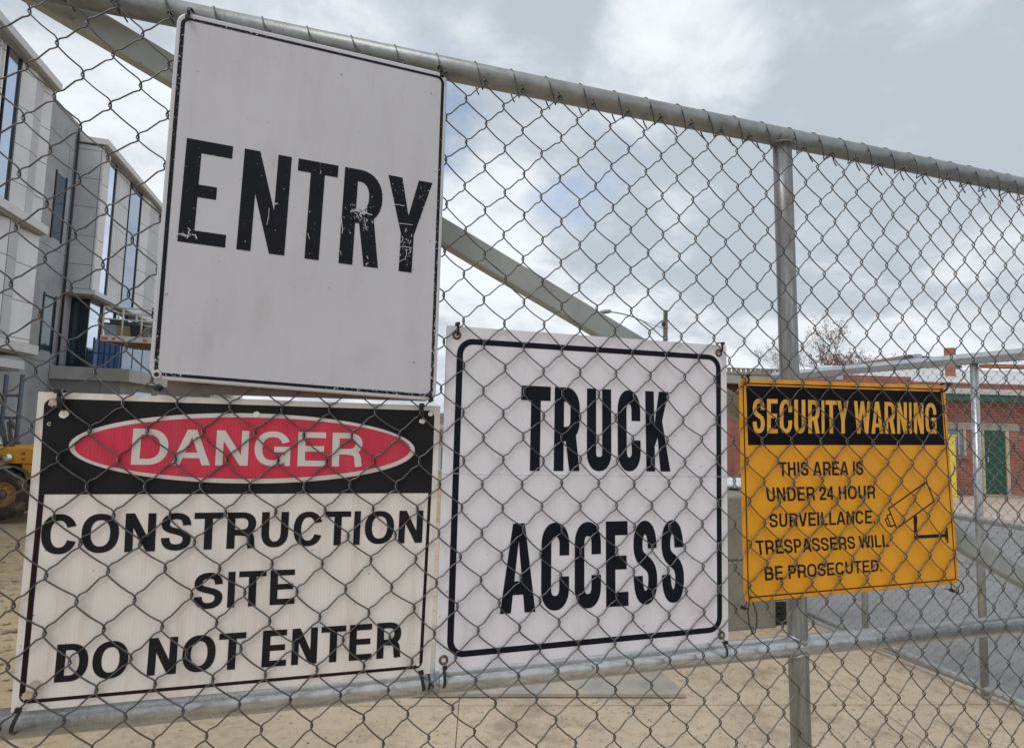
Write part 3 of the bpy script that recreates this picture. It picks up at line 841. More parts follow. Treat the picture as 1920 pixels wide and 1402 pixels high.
def build_gate():
    g = thing('chain_link_gate', (0.7, YR, 0), 'tall silver chain link gate in front, hung with four large signs', 'gate')
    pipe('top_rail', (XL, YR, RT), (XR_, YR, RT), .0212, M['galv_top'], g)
    pipe('mid_rail', (XL, YR, RMID), (XR_, YR, RMID), .0212, M['galv'], g)
    pipe('bottom_rail', (XL, YR, RB), (XR_, YR, RB), .0212, M['galv'], g)
    pipe('end_post', (XL, YR, .05), (XL, YR, RT + .02), .024, M['galv'], g)
    pipe('end_post', (XR_, YR, .05), (XR_, YR, RT + .02), .024, M['galv'], g)
    xt, xb = 0.9425, 1.006
    px_ = lambda z: xt + (xb - xt) * (RT - z) / (RT - RB)
    # middle post: flattened ends where it is welded to the rails
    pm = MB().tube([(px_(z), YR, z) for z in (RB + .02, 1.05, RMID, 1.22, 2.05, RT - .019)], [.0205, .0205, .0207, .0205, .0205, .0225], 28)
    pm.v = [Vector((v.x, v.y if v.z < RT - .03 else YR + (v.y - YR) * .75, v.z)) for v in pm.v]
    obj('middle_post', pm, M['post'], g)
    # weld beads at the mid rail crossing
    wb = MB()
    for dz in (-.0215, .0215):
        pts = []
        rr = random.Random(5)
        for i in range(13):
            a = PI + PI * i / 12
            pts.append((px_(RMID) + .0225 * math.cos(a), YR + .0215 * math.sin(a) * .9, RMID + dz * (0.55 + .45 * abs(math.cos(a))) + rr.uniform(-.0008, .0008)))
        wb.tube(pts, .0026, 6)
    obj('weld', wb, M['galv_bright'], g)
    sd_ = MB(); vs = []; nseg = 12
    for i in range(nseg + 1):
        a_ = math.radians(-120 + 108 * i / nseg); hw_ = .0215 * (1 - .12 * (i / nseg) ** 3)
        for rr_ in (.0214, .0236):
            y_, z_ = YR - rr_ * math.cos(a_), RT + rr_ * math.sin(a_)
            vs += [(px_(RT) - hw_, y_, z_), (px_(RT) + hw_, y_, z_)]
    fs = []
    for i in range(nseg):
        o_ = i * 4; fs += [(o_, o_ + 1, o_ + 5, o_ + 4), (o_ + 2, o_ + 6, o_ + 7, o_ + 3), (o_, o_ + 4, o_ + 6, o_ + 2), (o_ + 1, o_ + 3, o_ + 7, o_ + 5)]
    fs += [(0, 2, 3, 1), (nseg * 4, nseg * 4 + 1, nseg * 4 + 3, nseg * 4 + 2)]
    obj('saddle', sd_.add(vs, fs, False), M['post'], g)
    hb = MB(); pts = [(px_(RT) + .0235 * math.cos(PI * i / 12), YR - .0225 + .006 * abs(math.cos(PI * i / 12)), RT - .021 + .004 * math.sin(PI * i / 12) + random.Random(i).uniform(-.001, .001)) for i in range(13)]
    obj('weld', hb.tube(pts, .0022, 6), M['post'], g)
    # diagonal brace: rectangular tube behind the rails
    yb = .062
    a = hy(322, 128, yb); b = hy(1860, 1045, yb); d = (b - a).normalized()
    s0 = (2.30 - a.z) / d.z; s1 = (RB + .03 - a.z) / d.z
    a2, b2 = a + d * s0, a + d * s1
    if b2.x > XR_: b2 = a + d * ((XR_ - a.x) / d.x)
    n = Vector((-d.z, 0, d.x)); t = Vector((0, 1, 0)); hw = .0235
    obj('brace', MB().hexa([a2 - n * hw, b2 - n * hw, b2 - n * hw + t * .03, a2 - n * hw + t * .03, a2 + n * hw, b2 + n * hw, b2 + n * hw + t * .03, a2 + n * hw + t * .03]),
        M['brace'], g, bevel=.003)
    # coupling sleeve on the mid rail
    cx = hy(808, 1280, YR).x
    obj('sleeve', MB().lathe([(.0212, -.012), (.0232, -.0115), (.0232, .0115), (.0212, .012)], (cx, YR, RMID), 'X', 28), M['galv_bright'], g)
    # wire fabric
    obj('chain_link_mesh', fabric(node, -26, 51, 0, 50, .00127, .0033, .0013, 6), M['wire'], g, recalc=False)
    # tie wires over the top rail, one at each top knuckle
    proto = None
    for c in range(-25, 51, 2):
        p = node(c, 0)
        if p.x < XL + .03 or p.x > XR_ - .03: continue
        if proto is None:
            mb = MB(); pts = []; top = RT - p.z
            for i in range(27):
                a_ = math.radians(-58 + 272 * i / 26)
                # round the pipe: from the knuckle up the front, over the top, down the back
                pts.append(Vector((-.020 * math.sin(math.radians(180 * i / 26)) , YR - .0229 * math.cos(a_), top + .0229 * math.sin(a_))))
            pts = [Vector((0.001, -.004, -.002)), Vector((0.0005, -.002, .001))] + pts
            mb.tube(pts, .0013, 6)
            mb.tube([(-.005, -.003, -.004), (-.002, -.0045, .001), (.002, -.0045, .001), (.006, -.003, -.008)], .0011, 6)
            mb.tube([(-.004, -.002, -.001), (-.001, -.004, .002), (.002, .002, .003)], .0011, 6)
            proto = mb
        m2 = MB(); rj = random.Random(c); sc = rj.uniform(.75, 1.25); sh_ = rj.uniform(-.002, .002)
        dz = (RT - p.z) - 0
        top0 = RT - node(-21, 0).z
        m2.add([Vector((p.x + v.x * sc + sh_, v.y, p.z + v.z * ((dz + .023) / (dz_ref + .023) if v.z > 0 else 1))) for v in proto.v], proto.f, True)
        obj('tie_wire', m2, M['wire'], g, recalc=False)
    return g


dz_ref = RT - [node(c, 0) for c in range(-25, 51, 2) if XL + .03 <= node(c, 0).x <= XR_ - .03][0].z
GATE = build_gate()


# ------------------------------------------------------------------ the signs
def panel(name, f, rad, thick, m, parent, insets=None, lip=0.0):
    o = rrect(f, 0, rad, 8); mb = MB()
    n = len(o)
    if lip:      # rolled lip at the edge
        i1 = rrect(f, lip, rad - lip * .6, 8); 
        back = [p + Vector((0, thick, 0)) for p in o]; o2 = [p + Vector((0, lip * .5, 0)) for p in o]
        mb.add(back + o2 + i1, [tuple(range(n))] + [(k * n + i, k * n + (i + 1) % n, (k + 1) * n + (i + 1) % n, (k + 1) * n + i) for k in range(2) for i in range(n)] + [tuple(2 * n + i for i in range(n))])
    else: mb.prism(o, (0, thick, 0))
    return obj(name, mb, m, parent)


def frame(f, rad, ins, wid, lift):
    """printed border line; ins = (l, r, b, t) insets, wid = (l, r, b, t) line widths, metres"""
    i2 = tuple(a + b for a, b in zip(ins, wid))
    return MB().ring(rrect(f, 0, rad, 8, lift, ins), rrect(f, 0, max(.001, rad - sum(wid) / 4), 8, lift, i2))


def eyelet(c, ro, ri, y, m, parent, name='eyelet'):
    return obj(name, MB().lathe([(ri, .004), (ri, -.0008), ((ri + ro) / 2, -.0022), (ro, -.0006), (ro, .0003)], (c.x, y, c.z), 'Y', 24), m, parent)


def disc(c, r, y, m, parent, name, n=20, jag=0.0, seed=1):
    rr = random.Random(seed)
    return obj(name, MB().add([(c.x + r * (1 + rr.uniform(-jag, jag)) * math.cos(2 * PI * i / n), y, c.z + r * (1 + rr.uniform(-jag, jag)) * math.sin(2 * PI * i / n)) for i in range(n)], [tuple(range(n))]), m, parent)


LIFT = 0.0004
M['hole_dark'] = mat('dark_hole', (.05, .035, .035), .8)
M['hole'] = mat('bright_daylight_hole', (0.75, 0.74, 0.70), 0.8)
M['rust'] = mat('rust_stain', (0.50, 0.40, 0.34), 0.85, 0, 0.35, 160)


def base_of(f):
    q = f(.5, 0); return (q.x, q.y, q.z)


def sign_entry():
    pl = Plane(-0.0105)
    c = [(333, 20), (839, 139), (817, 752), (278, 710)]
    f = pl.quad(c)
    bl = f(0, 0)
    s = thing('entry_sign', (bl.x, bl.y, bl.z), 'large white ENTRY sign with chipped black letters, hung in front of the mesh', 'sign')
    panel('panel', f, .019, .003, M['entry_white'], s, lip=.0022)
    pw = .0062
    obj('border', frame(f, .014, (.0062, .0055, .0062, .0075), (.0060, .0052, .0050, .0046), LIFT), M['ink_border'], s)
    t = pl.quad([(350.7, 259), (811, 343.4), (801, 515.5), (332.5, 452.6)], LIFT)
    xs = lambda a, b: (a, b)
    W0 = 460.0
    bx = [('E', 0.0, .174), ('N', .216, .400), ('T', .427, .590), ('R', .618, .784), ('Y', .803, 1.0)]
    lc = lambda px, py, r, a: (pl.P(px, py).x - bl.x, pl.P(px, py).z - bl.z, r, a)
    ink = chipped('worn_black_ink', (0.010, 0.012, 0.018), (0.60, 0.585, 0.60),
                  [lc(362, 438, .022, .08), lc(633, 396, .020, .12), lc(676, 392, .034, .13), lc(642, 430, .026, .08), lc(688, 425, .026, .08), lc(538, 372, .016, .08),
                   lc(765, 465, .050, .09), lc(742, 360, .05, .04), lc(790, 370, .05, .05), lc(600, 320, .03, .05), lc(690, 495, .02, .07)], .66, .68, 230, (1, 1, .5))
    obj('lettering', write(t, bx, .134, .124, .75), ink, s)
    rg = random.Random(3)

    def scratch(pts, w):
        sc = MB(); q = [pl.P(x, y, LIFT * 2.2) for x, y in pts]
        for a, b in zip(q[:-1], q[1:]):
            d = (b - a).normalized(); n = Vector((-d.z, 0, d.x)) * w / 2; sc.add([a - n, b - n, b + n * .6, a + n], [(0, 1, 2, 3)])
        obj('scratch', sc, M['entry_white'], s)
    zA = lambda x, y: (320 + x / 5.608, 250 + y / 5.608)
    zB = lambda x, y: (560 + x / 6.096, 290 + y / 6.096)
    for pts, w in (([(80, 1062), (130, 1055), (165, 1078), (205, 1065), (262, 1070), (278, 1112)], .0016), ([(180, 995), (210, 1020), (185, 1040), (200, 1075), (170, 1105)], .0015),
                   ([(110, 1068), (160, 1085), (190, 1078), (230, 1060)], .0014), ([(1105, 240), (1068, 340)], .0008), ([(1036, 790), (1030, 870), (1012, 965)], .0009), ([(1092, 745), (1125, 738)], .0022), ([(930, 885), (945, 900)], .0018)):
        scratch([zA(*p) for p in pts], w)
    for pts, w in (([(1086, 572), (1150, 574), (1175, 584), (1212, 585)], .0011), ([(1145, 786), (1230, 796), (1305, 804)], .0011), ([(1160, 1052), (1230, 1058), (1300, 1062)], .0010),
                   ([(1156, 1222), (1215, 1188), (1230, 1150), (1232, 1100), (1250, 1085)], .0010), ([(590, 655), (650, 642), (700, 648), (760, 668), (840, 690)], .0018), ([(600, 632), (690, 625), (720, 640)], .0012),
                   ([(700, 600), (712, 650), (700, 690), (722, 715)], .0022), ([(640, 660), (670, 690), (690, 735)], .0014), ([(490, 740), (495, 800), (505, 850), (495, 905)], .0013), ([(440, 690), (470, 740)], .0016),
                   ([(750, 720), (760, 790), (775, 860)], .0011), ([(735, 800), (800, 840)], .0008), ([(738, 830), (795, 868)], .0008), ([(1180, 930), (1195, 965), (1170, 1005)], .0011), ([(1230, 840), (1215, 890)], .0009), ([(1285, 980), (1262, 1030)], .0010),
                   ([(30, 905), (70, 918)], .0008), ([(105, 900), (125, 968)], .0009), ([(440, 1105), (455, 1150)], .0008), ([(480, 1100), (485, 1150)], .0008), ([(780, 1160), (795, 1195)], .0013)):
        scratch([zB(*p) for p in pts], w)
    eyelet(pl.P(294, 702.5), .0066, .0036, -.0108, M['entry_white'], s, 'bolt_hole')
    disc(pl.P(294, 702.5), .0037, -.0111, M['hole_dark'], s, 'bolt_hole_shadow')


def sign_danger():
    pl = Plane(0.0062)
    f = pl.quad([(72, 734), (826, 761), (806, 1262), (20, 1335)])
    bl = f(0, 0)
    s = thing('danger_sign', (bl.x, bl.y, bl.z), 'white board with black header, red DANGER oval and CONSTRUCTION SITE DO NOT ENTER', 'sign')
    panel('panel', f, .002, .005, M['danger_white'], s)
    # header field
    hb = pl.quad([(83.5, 746.5), (815, 770), (809, 924), (72.5, 926.5)], LIFT)
    o = []
    rad = .012
    for cx, cy, a0 in ((hb.w - rad, hb.h - rad, 0), (rad, hb.h - rad, 90)):
        for i in range(7):
            a = math.radians(a0 + 15 * i); o.append(hb((cx + rad * math.cos(a)) / hb.w, (cy + rad * math.sin(a)) / hb.h))
    o += [hb(0, 0), hb(1, 0)]
    obj('header', MB().add(o, [tuple(range(len(o)))]), M['danger_black'], s)
    lf, rt, bt = .0072, .0085, .0085
    # border line round the lower field (left, bottom, right), joined to the header
    q = rrect(f, 0, .012, 8, LIFT, (.0085, .0135, .0105, .02)); q2 = rrect(f, 0, .008, 8, LIFT, (.0085 + lf, .0135 + .0055, .0105 + .005, .02))
    n = 9; mb = MB()
    topv = (hb(0, 0).z - f(0, 0).z) / (f(0, 1).z - f(0, 0).z)
    oL = [hb(0, 0) + Vector((0, 0, -.0002))] + q[18:27] + q[27:36] + [hb(1, 0) + Vector((-.0003, 0, -.0002))]
    iL = [hb(lf / hb.w, 0) + Vector((0, 0, -.0002))] + q2[18:27] + q2[27:36] + [hb(1 - .0055 / hb.w, 0) + Vector((0, 0, -.0002))]
    m_ = len(oL)
    mb.add(oL + iL, [(i, i + 1, m_ + i + 1, m_ + i) for i in range(m_ - 1)])
    obj('border', mb, M['border_maroon'], s)
    e1 = ellipse(f, (129.5, 835), (778, 842.5), (433, 773.5), (430, 906), pl, LIFT * 2)
    e2 = ellipse(f, (140, 836), (769.5, 840.5), (433, 781), (430, 897.5), pl, LIFT * 3)
    obj('oval_rim', MB().ring(e1, e2), M['danger_letter'], s)
    obj('oval', MB().add(e2, [tuple(range(len(e2)))]), M['danger_red'], s)
    obj('danger_lettering', write(pl.quad([(250.7, 803), (680, 812), (678.5, 874.5), (245.7, 870.7)], LIFT * 4), layout('DANGER'), .205, .165, 1.0), M['danger_letter'], s)
    obj('lettering', write(pl.quad([(79, 963.6), (794, 956.5), (791, 1016.6), (75.5, 1039.6)], LIFT), layout('CONSTRUCTION'), .205, .165, 1.0), M['danger_black'], s)
    obj('lettering', write(pl.quad([(366, 1074), (554, 1066.5), (552, 1131), (362, 1142.5)], LIFT), layout('SITE'), .205, .165, 1.0), M['danger_black'], s)
    obj('lettering', write(pl.quad([(108, 1207.7), (753, 1164.5), (751, 1231), (101, 1279)], LIFT), layout('DO NOT ENTER'), .205, .165, 1.0), M['danger_black'], s)
    for k, (px, py, r) in enumerate([(121, 776, .0062), (481, 777, .0052), (791.5, 789, .0052), (807, 776, .0042), (768, 1240, .004), (783, 1244, .0032)]):
        disc(pl.P(px, py), r, .0062 - LIFT * 5.2, M['hole'], s, 'torn_hole', 14, .14, k)
    for k, (px, py, r) in enumerate([(101, 755, .0062), (52, 1303, .0065), (68, 1281, .0055)]):
        disc(pl.P(px, py), r, .0062 - LIFT * 5.6, M['rust'], s, 'rust_mark', 18, .38, k + 9)
    c0 = pl.P(93, 794.5)
    ring = lambda r: [Vector((c0.x + r * math.cos(math.radians(40 + 20 * i)), .0062 - LIFT * 2, c0.z + r * math.sin(math.radians(40 + 20 * i)))) for i in range(15)]
    a, b = ring(.0028), ring(.0016)
    obj('chip', MB().add(a + b, [(i, i + 1, 16 + i, 15 + i) for i in range(14)]), M['danger_letter'], s)


def sign_truck():
    pl = Plane(0.0068)
    f = pl.quad([(838.5, 610), (1362, 648), (1365.5, 1201), (815.5, 1258)])
    bl = f(0, 0)
    s = thing('truck_access_sign', (bl.x, bl.y, bl.z), 'square white TRUCK ACCESS sign with thick black rounded border, behind the mesh', 'sign')
    o = panel('panel', f, .0012, .005, M['truck_white'], s)
    o.data.materials.append(M['truck_edge'])
    for p in o.data.polygons:
        if abs(p.normal.y) < .5: p.material_index = 1
    w = .0118
    obj('border', frame(f, .030, (.0195, .0145, .0195, .0215), (.0115, .0115, .0105, .0105), LIFT), M['truck_ink'], s)
    t1 = pl.quad([(977.8, 722.4), (1253.4, 734.8), (1256.7, 883.6), (974, 882.3)], LIFT)
    b1 = [('T', 0.0, .187), ('R', .213, .378), ('U', .426, .590), ('C', .634, .792), ('K', .83, 1.0)]
    obj('lettering', write(t1, b1, .122, .172, .42), M['truck_ink'], s)
    t2 = pl.quad([(940, 981.4), (1280, 974), (1283, 1128), (937, 1150.5)], LIFT)
    b2 = [('A', 0.0, .178), ('C', .206, .352), ('C', .382, .524), ('E', .552, .676), ('S', .707, .842), ('S', .870, 1.0)]
    obj('lettering', write(t2, b2, .122, .165, .42), M['truck_ink'], s)
    for px, py in ((856.5, 628.5), (1347.5, 661.5), (831.5, 1236.5), (1352.5, 1190)):
        c = pl.P(px, py); eyelet(c, .0085, .0042, .0068, M['eyelet'], s); disc(c, .0042, .0068 - .00015, M['hole'], s, 'eyelet_hole')
    # crease across the board
    a, b = pl.P(829, 887), pl.P(1362, 893)
    obj('crease', MB().tube([a + Vector((0, -.0001, 0)), b + Vector((0, -.0001, 0))], .0007, 6), M['truck_white'], s)


def sign_yellow():
    pl = Plane(0.0066)
    f = pl.quad([(1385.5, 709.5), (1771.7, 722.6), (1798.5, 1093), (1396, 1129.5)])
    bl = f(0, 0)
    s = thing('security_warning_sign', (bl.x, bl.y, bl.z), 'yellow SECURITY WARNING sign with black header and camera drawing, behind the mesh', 'sign')
    panel('panel', f, .012, .002, M['yellow'], s, lip=.0012)
    obj('border', frame(f, .010, (.0085, .0085, .0085, .0085), (.0026,) * 4, LIFT), M['border_maroon'], s)
    hb = pl.quad([(1398.8, 722.5), (1764.5, 734.3), (1771, 834), (1402.6, 834)], LIFT)
    obj('header', MB().add([hb(0, 0), hb(1, 0), hb(1, 1), hb(0, 1)], [(0, 1, 2, 3)]), M['navy'], s)
    obj('warning_lettering', write(pl.quad([(1411, 747), (1754.3, 755.5), (1755.5, 813), (1411, 812)], LIFT * 2), layout('SECURITY WARNING'), .135, .13, .62), M['yellow_letter'], s)
    rows = [('THIS AREA IS', [(1459.5, 866), (1618.5, 864.4), (1618.5, 890), (1461, 892)]),
            ('UNDER 24 HOUR', [(1436, 913.6), (1640.5, 909.7), (1641, 934), (1438.7, 940)]),
            ('SURVEILLANCE.', [(1442, 962.8), (1640.5, 956), (1640.8, 980.5), (1443, 988.4)]),
            ('TRESPASSERS WILL', [(1415.8, 1013), (1665, 1001.5), (1666.8, 1024), (1419, 1040)]),
            ('BE PROSECUTED.', [(1433, 1062), (1652.7, 1048), (1653.6, 1070), (1434.8, 1088)])]
    for tx, q in rows:
        obj('lettering', write(pl.quad(q, LIFT), layout(tx), .185, .155, .85), M['print_black'], s)
    Z = lambda x, y: (1620 + x / 7.01, 880 + y / 7.01)
    ln = MB()

    def line(pts, wd, lift):
        pts = [pl.P(*Z(*p), lift) for p in pts]
        for a, b in zip(pts[:-1], pts[1:]):
            d = (b - a).normalized(); n = Vector((-d.z, 0, d.x)) * wd / 2
            ln.add([a - n - d * wd * .3, b - n + d * wd * .3, b + n + d * wd * .3, a + n - d * wd * .3], [(0, 1, 2, 3)])
    k = [0]

    def L(pts, wd):
        for a, b in zip(pts[:-1], pts[1:]):
            k[0] += 1; line([a, b], wd, LIFT + .00003 * k[0])
    L([(322, 512), (820, 160), (922, 415), (428, 772), (322, 512)], .0032)
    L([(345, 585), (300, 605), (352, 748), (400, 725)], .0029)
    L([(302, 640), (278, 655), (315, 742), (345, 730)], .0029)
    L([(668, 612), (680, 905)], .0088)
    L([(672, 640), (674, 690)], .0112)
    L([(680, 884), (1078, 862)], .0072)
    L([(1085, 768), (1097, 955)], .0046)
    L([(1066, 805), (1072, 915)], .0034)
    obj('camera_drawing', ln, M['print_black'], s)
    for px, py in ((1396.5, 719), (1406.5, 1119.5), (1765, 730)):
        eyelet(pl.P(px, py), .0038, .002, .0064, M['eyelet'], s, 'corner_hole')


sign_entry(); sign_danger(); sign_truck(); sign_yellow()

# the board behind ENTRY on the far side of the mesh: only its lower edge shows
_p = Plane(.0135)
_f = _p.quad([(360, 300), (806, 300), (800, 752), (312, 737)])
tag(obj('backing_board', MB().prism([_f(0, 0), _f(1, 0), _f(1, 1), _f(0, 1)], (0, .006, 0)), M['board_brown']),
    'weathered brown backing board showing as a thin strip under the ENTRY sign', 'board')


# ------------------------------------------------------------------ cable ties
def band(a, b, y0, y1, wdt, th=.0012):
    """loop from point a (top) to b (bottom) in the gate plane, passing in front at y0 and behind at y1"""
    a, b = Vector(a), Vector(b); mb = MB(); d = (b - a); L_ = d.length; d.normalize(); side = Vector((d.z, 0, -d.x)) * wdt
    ym = (y0 + y1) / 2; hh = (y1 - y0) / 2; pts = []; nr = []
    c = (a + b) / 2
    for i in range(25):
        t = 2 * PI * i / 24; ct, st = math.cos(t), math.sin(t)
        pts.append(Vector((c.x, ym, c.z)) + d * (-ct * L_ / 2) + Vector((0, -st * hh, 0)))
        nr.append(d * (-ct) + Vector((0, -st, 0)))
    mb.strap(pts, nr, side, th)
    return mb


def tie(a, b, y0, y1, w, label, head=0.0, tail=None):
    mb = band(a, b, y0, y1, w)
    A, B = Vector(a), Vector(b); d = (B - A).normalized(); h = A.lerp(B, head); y = y0 - .003
    mb.box((h.x - w * .75, y - .002, h.z - .003), (h.x + w * .75, y + .0025, h.z + .003), Matrix.Rotation(math.atan2(d.x, -d.z) * -1, 3, 'Y'))
    if tail: mb.tube([Vector((h.x, y, h.z)), Vector((h.x, y - .004, h.z)) + Vector(tail) * .5, Vector((h.x, y - .003, h.z)) + Vector(tail)], .0011, 6)
    return tag(obj('cable_tie', mb, M['black_plastic']), label, 'cable tie', 'cable ties holding the signs')


P0 = lambda px, py: (lambda q: (q.x, 0, q.z))(hy(px, py, -.012))
P1 = lambda px, py: (lambda q: (q.x, 0, q.z))(hy(px, py, .006))
P2 = lambda px, py: (lambda q: (q.x, 0, q.z))(hy(px, py, .012))
tie(P0(355, 4), P0(353.5, 38), -.0135, .06, .0048, 'black cable tie at the top left corner of the ENTRY sign', .92)
tie(P0(827, 112), P0(828, 147), -.0135, .06, .0048, 'black cable tie at the top right corner of the ENTRY sign', .9, (.004, 0, -.004))
tie(P0(803, 737), P0(811, 752), -.0145, .014, .006, 'black cable tie at the bottom right corner of the ENTRY sign', .15)
tie(P0(290, 722), P0(299, 731), -.0085, .012, .007, 'short black cable tie under the bottom left corner of the ENTRY sign', .5)
tie(P1(118, 731), P1(119, 768), -.007, .014, .0062, 'black cable tie at the top left corner of the DANGER board', .08)
tie(P1(789, 757), P1(791, 784), -.007, .014, .0052, 'black cable tie at the top right corner of the DANGER board', .1)
tie(P2(46, 1318), P2(21, 1381), -.001, .060, .0052, 'black cable tie round the rail at the bottom left of the DANGER board', .05)
tie(P2(787, 1251), P2(795, 1299), -.001, .060, .0056, 'black cable tie round the rail at the bottom right of the DANGER board', .04)
tie(P2(805, 1266), P2(803, 1298), .004, .060, .0032, 'thin black cable tie round the rail between the DANGER and TRUCK ACCESS boards', .3)
tie(P1(856, 606), P1(857, 628), -.006, .013, .0042, 'black cable tie at the top left eyelet of the TRUCK ACCESS sign', .15)
tie(P1(1347, 643), P1(1348, 661), -.006, .013, .0042, 'black cable tie at the top right eyelet of the TRUCK ACCESS sign', .15)
tie(P2(831, 1241), P2(832, 1293), -.001, .060, .0050, 'black cable tie at the bottom left eyelet of the TRUCK ACCESS sign', .06)
tie(P2(1352, 1196), P2(1359, 1236), -.001, .060, .0040, 'black cable tie at the bottom right eyelet of the TRUCK ACCESS sign', .06)
tie(P1(1394, 703), P1(1398, 718), -.006, .012, .0045, 'black cable tie at the top left corner of the yellow sign', .1)
tie(P1(1768, 719), P1(1764, 734), -.007, .012, .006, 'black cable tie knotted at the top right corner of the yellow sign', .1, (.006, 0, .003))


def loop_tie(pts, y, label, knot, tails):
    mb = MB().tube([Vector((*[hy(px, py, y).x], y + dy, hy(px, py, y).z)) for px, py, dy in pts], .0013, 7)
    k = hy(*knot, y); mb.box((k.x - .004, y - .004, k.z - .0035), (k.x + .004, y + .004, k.z + .0035), Matrix.Rotation(.4, 3, 'Y'))
    for a, b in tails:
        p, q = hy(*a, y), hy(*b, y); mb.tube([p, (p + q) / 2 + Vector((0, -.003, .001)), q], .0011, 6)
    tag(obj('cable_tie', mb, M['black_plastic']), label, 'cable tie', 'cable ties holding the signs')


loop_tie([(1406, 1119, .002), (1402, 1130, -.004), (1399, 1146, -.005), (1401, 1168, -.006), (1407, 1186, -.006), (1413, 1184, -.004), (1419, 1170, .0), (1421, 1150, .004), (1418, 1132, .010), (1411, 1119, .009)],
         -.001, 'long loose black cable tie loop hanging under the yellow sign', (1394, 1139), [((1394, 1139), (1404, 1142)), ((1394, 1139), (1400, 1128))])
loop_tie([(1793, 1084, .002), (1800, 1090, -.003), (1804, 1099, -.004), (1802, 1108, -.004), (1796, 1112, -.004), (1789, 1109, .002), (1788, 1100, .006), (1791, 1090, .009)],
         -.001, 'short curled black cable tie at the bottom right of the yellow sign', (1785, 1106.5), [((1785, 1106), (1771, 1103)), ((1785, 1106), (1795, 1114))])


# ------------------------------------------------------------------ second gate leaf standing open on the right
def build_leaf():
    X = 3.88; y0, y1 = 0.05, 3.45
    g = thing('open_gate_leaf', (X, 2.0, 0), 'open mesh gate leaf standing between the driveway and the road', 'gate')
    top, mid, bot = 2.085, 1.07, 0.052
    obj('top_rail', MB().prism([(X - .03, y0, top - .035), (X + .03, y0, top - .035), (X + .03, y0, top + .02), (X + .012, y0, top + .035), (X - .012, y0, top + .035), (X - .03, y0, top + .005)], (0, y1 - y0, 0)),
        M['galv'], g, bevel=.004)
    pipe('mid_rail', (X, y0, mid), (X, y1, mid), .022, M['galv_bright'], g)
    pipe('bottom_rail', (X, y0, bot), (X, y1, bot), .022, M['brace'], g)
    for py in (y0, 1.66, 2.50, y1):
        pipe('post', (X, py, .03 + gz(py)), (X, py, top - .036 if py != 2.50 else mid), .022, M['galv_bright'] if py < 2 else M['brace'], g)

    def nd(c, r): return Vector((X - .03, 0.05 + c * .031, top - .04 - r * .0335))
    obj('chain_link_mesh', fabric(nd, 0, 110, 0, 60, .0012, .002, .002, 3, Vector((1, 0, 0)), .0045, .001), M['wire2'], g, recalc=False)


build_leaf()


# ------------------------------------------------------------------ things on the driveway behind the gate
M['plate'] = mat('dusty_steel_plate', (0.36, 0.35, 0.33), 0.6, 0.35, 0.12, 3, 0.05, 30, stain=(0.52, 0.43, 0.32), stain_scale=3, stain_lo=.42, stain_hi=.62)
M['block'] = mat('cast_concrete', (0.235, 0.22, 0.17), 0.9, 0, 0.16, 2.6, 0.3, 45, stain=(0.16, 0.15, 0.12), stain_scale=2.2, stain_lo=.5, stain_hi=.75)


def road_plate():
    z = .03
    a, b, c = hz(770, 1301, z - .05), hz(1286, 1306, z - .05), hz(1236, 1255, z - .05)
    n = (c - b); n = Vector((n.x, n.y, 0)).normalized() * 1.25
    pts = [a, b, b + n, a + n]; pts = [Vector((p.x, p.y, gz(p.y) + .010)) for p in pts]
    tag(obj('steel_plate', MB().prism(pts, (0, 0, .022)), M['plate'], bevel=.002), 'flat grey steel plate lying on the sandy driveway', 'steel plate')


road_plate()


